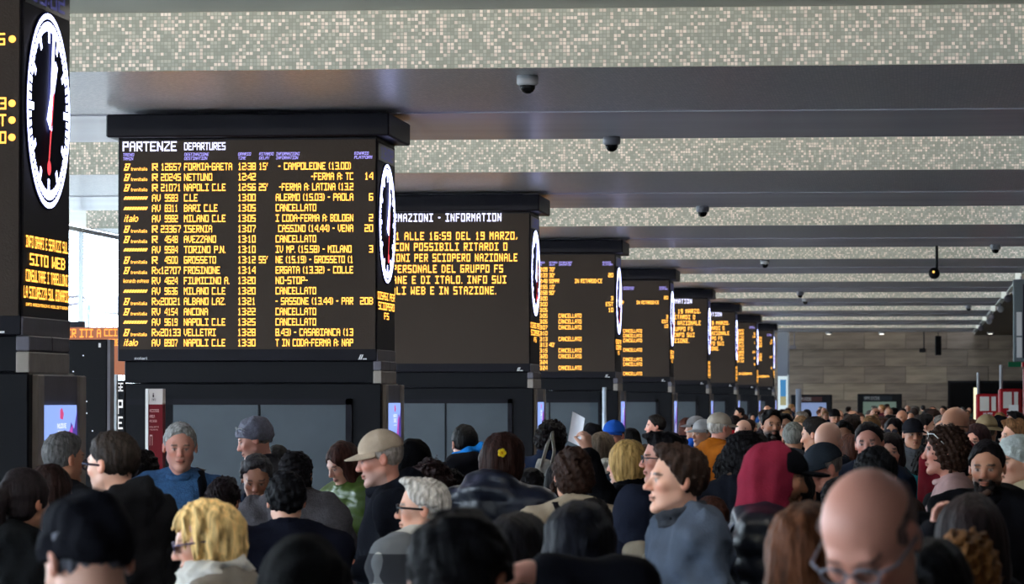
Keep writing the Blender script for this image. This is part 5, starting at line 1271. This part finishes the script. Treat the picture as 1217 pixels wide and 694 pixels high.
# hand at the bottom centre (of the long-haired woman's neighbour) and small rail items
g, gf = hand_mesh(.55)
def loose_hand(px, py, d, rot, owner_label, sc=1.0, tone='pink'):
    ow = [q for q in COL.objects if q.get('label', '').startswith(owner_label)][0]
    R3 = Euler([math.radians(t_) for t_ in rot]).to_matrix(); mw = Matrix.Translation(ow.location) @ Matrix.Rotation(ow.rotation_euler.z, 4, 'Z')
    W4 = mw.inverted() @ Matrix.Translation(at(px, py, d)) @ R3.to_4x4() @ Matrix.Scale(sc, 4)
    vv = np.array([tuple(W4 @ Vector(p)) for p in g]); link('hand', tomesh('hand', vv, gf, M_skin, np.tile(np.array(lin(TONES[tone])), (len(vv), 1))), None, ow)
    s = SDF(); e0 = np.array(W4 @ Vector((0, 0, -.015))); e1 = np.array(W4 @ Vector((0, .02, -.22))); s.cap(e0, e1, .042, .055, .02); s.fn(ripple(np.random.default_rng(6), .004, 30)); v, f = s.mesh(.014)
    link('sleeve', tomesh('sleeve', v, f, ow.children[-1].data.materials[0] if False else cloth((18, 18, 24))), None, ow)
loose_hand(640, 682, 8.6, (80, 0, -80), 'blurred person with thick black hair', 1.0)
loose_hand(1112, 628, 10.9, (10, 10, 40), 'woman with long dark brown hair seen from behind, low', .62)

def dof(lb): return [s_[6]['d'] for s_ in SPECS if s_[4].startswith(lb)][0]
loose_hand(303, 612, dof('grey-haired man in navy') - .24, (12, 0, 60), 'grey-haired man in navy', .9, 'tan')
loose_hand(966, 588, dof('man in a dark peaked cap') - .16, (10, 0, 30), 'man in a dark peaked cap', .85)
# ------------------------------------------------------------------ far crowd: shared figures, each person its own object
rf = random.Random(21)
def far_variant(i, hair, fem, hat=None):
    inf = person(-400 - 40 * i, 486, 60, 0, 'x', hair=hair, fem=fem, hat=hat, tone='tan', coat=(20, 20, 24), collar='stand', res=.010, t=.035)
    return inf['root']
VAR = [far_variant(0, 'short', False), far_variant(1, 'thick', False), far_variant(2, 'long', True), far_variant(3, 'bob', True), far_variant(4, 'none', False), far_variant(5, 'curly', True), far_variant(6, 'short', False, 'cap'), far_variant(7, 'fringe', False)]
VN = ['short-haired man', 'thick-haired man', 'long-haired woman', 'bob-haired woman', 'bald man', 'curly-haired woman', 'man in a cap', 'balding man']
HC = [((18, 15, 16), 'black'), ((40, 28, 24), 'brown'), ((90, 84, 80), 'grey'), ((120, 88, 56), 'fair'), ((60, 34, 26), 'auburn')]
CC = [((15, 15, 19), 'black'), ((20, 28, 48), 'navy'), ((40, 38, 42), 'charcoal'), ((70, 24, 34), 'burgundy'), ((86, 76, 64), 'taupe'), ((30, 60, 104), 'blue'), ((96, 96, 102), 'grey'), ((26, 44, 36), 'dark green'), ((120, 112, 100), 'beige')]
base_top = {v.name: at(0, 486, 60).z for v in VAR}
def far_person(px, Y, H, vi, yaw, hc, cc, label, group):
    src = VAR[vi]; r = src.copy(); COL.objects.link(r); r['label'] = label; r['group'] = group
    k = H / base_top[src.name]; p = at(px, 480, Y); r.location = (p.x, Y, 0); r.rotation_euler = (0, 0, math.radians(yaw)); r.scale = (k, k, k)
    for ch in src.children:
        n = ch.name.split('.')[0]
        c = ch.copy(); COL.objects.link(c); c.parent = r
        if n in ('hair', 'jacket', 'collar', 'cap_crown', 'cap_brim', 'trousers'):
            c.material_slots[0].link = 'OBJECT'; c.material_slots[0].material = hairmat(hc) if n == 'hair' else cloth(cc if n in ('jacket', 'collar') else ((26, 26, 34) if n == 'trousers' else hc))
    return r
used = []; labels = {}
zones = [(877, 'beside the last board pillars'), (905, 'beyond the bearded man'), (925, 'below the blue poster'), (942, 'below the blue lit board'), (962, 'below the blue lit board'), (985, 'right of the blue lit board'), (1005, 'between the two lit boards'), (1022, 'below the green map board'), (1045, 'below the green map board'), (1068, 'right of the green map board'), (1085, 'before the bare stone wall'), (1105, 'left of the dark doorway'), (1132, 'before the dark doorway'), (1165, 'by the red ticket machine')]
def zone(x): return [z for z in zones if z[0] <= x + .01][-1][1] if x >= 877 else 'among the board pillars'
cnt = 0; tries = 0
spots = [(o.location.x, o.location.y) for o in COL.objects if o.get('category') == 'person' and o.location.y > 0]
while cnt < 120 and tries < 6000:
    tries += 1
    u = rf.random(); Y = 34 + (132 - 34) * (u ** 0.9); px = rf.uniform(872 if Y > 60 else 880, 1214)
    X = at(px, 480, Y).x
    if X < -3.9 or X > 3.4: continue
    if any(abs(X - a) < .6 and abs(Y - b) < .55 for a, b in spots): continue
    if 1150 < px and 70 < Y < 94: continue
    if (925 < px < 965 and Y > 126): continue
    spots.append((X, Y)); cnt += 1
    for _ in range(40):
        vi = rf.choice((0, 0, 0, 1, 1, 2, 2, 3, 4, 5, 6, 7)); hc = rf.choice(HC[:3] + HC) if vi != 4 else HC[0]; cc = rf.choice(CC[:3] + CC)
        yaw = rf.choice((0, 20, -30, 90, -90, 120, -120, 170, 180, -160, -75, 60))
        face = 'facing the camera' if abs(yaw) < 40 else ('facing right' if 50 < yaw < 100 else ('facing left' if -100 < yaw < -50 else 'back turned'))
        far = 'mid hall' if Y < 62 else ('far down' if Y < 95 else 'farthest back')
        nm = 'bald man' if vi == 4 else ('%s-capped man' % hc[1] if vi == 6 else hc[1] + ' ' + VN[vi])
        lb = '%s %s jacket, %s, %s, %s' % (nm, cc[1], face, far, zone(px))
        if lb not in used: break
    used.append(lb); H_ = rf.uniform(1.53, 1.67) if vi in (2, 3, 5) else rf.uniform(1.60, 1.76)
    far_person(px, Y, H_, vi, yaw, hc[0], cc[0], lb, 'people far down the hall')
# a few dim figures that close the gaps between the nearer ones
fill = [(198, 16.0, 604), (232, 22.5, 556), (330, 24.5, 528), (440, 23.5, 540), (470, 25.0, 535), (538, 21.0, 556), (585, 22.5, 528), (632, 20.5, 556), (668, 20.0, 548), (770, 22.0, 528), (820, 20.5, 540), (906, 22.5, 526), (950, 17.5, 560), (1000, 17.5, 566), (1010, 26.0, 515), (1040, 27.0, 508), (1080, 15.5, 590), (1100, 23.0, 534), (1150, 21.0, 532), (795, 27.0, 514), (750, 30.0, 508), (610, 27.0, 522), (900, 27.0, 514), (870, 22.0, 532), (845, 16.5, 590), (705, 15.6, 592)]
fl = ['left of', 'behind', 'in shade beside']
near = [o for o in COL.objects if o.get('category') == 'person' and not o.get('group')]
occ = [(o.location.x, o.location.y) for o in COL.objects if o.get('category') == 'person' and o.location.y > 0]
def free(px, Y):
    for dy in (0, .3, -.3, .6, -.6, .9, -.9, 1.2, -1.2, 1.6, -1.6):
        x = at(px, 480, Y + dy).x
        if all(abs(x - a) > .50 or abs(Y + dy - b) > .44 for a, b in occ): return Y + dy
    return None
for i, (px, Y, py) in enumerate(fill):
    Y = free(px, Y)
    if Y is None: continue
    occ.append((at(px, 480, Y).x, Y))
    top = at(px, py, Y)
    b = min(near, key=lambda o: (o.location.x / o.location.y - top.x / Y) ** 2 * 400 + abs(o.location.y - Y) * .004 if o.location.y < Y + 3 else 9)
    bl_ = ' '.join(b['label'].replace(',', '').split()[:5]); bl_ = bl_.rsplit(' ', 1)[0] if bl_.split()[-1] in ('a', 'in', 'with', 'of', 'and', 'the') else bl_; vi = (0, 1, 3, 1, 2, 5)[i % 6]
    for j in range(12):
        hc = HC[(0, 1, 0, 0, 4)[(i + j) % 5]]; cc = CC[(0, 1, 2, 0, 3, 7)[(i + j) % 6]]
        lb = 'shaded %s-haired %s in %s, %s %s' % (hc[1], 'woman' if vi in (2, 3, 5) else 'man', cc[1], 'behind' if b.location.y < Y else 'before', bl_)
        if lb not in used: break
    used.append(lb); far_person(px, Y, top.z, vi, (180, 165, -170, 150, -150)[i % 5], hc[0], cc[0], lb, 'shaded people between the nearer ones')
for v in VAR:
    for ch in list(v.children): bpy.data.objects.remove(ch)
    bpy.data.objects.remove(v)
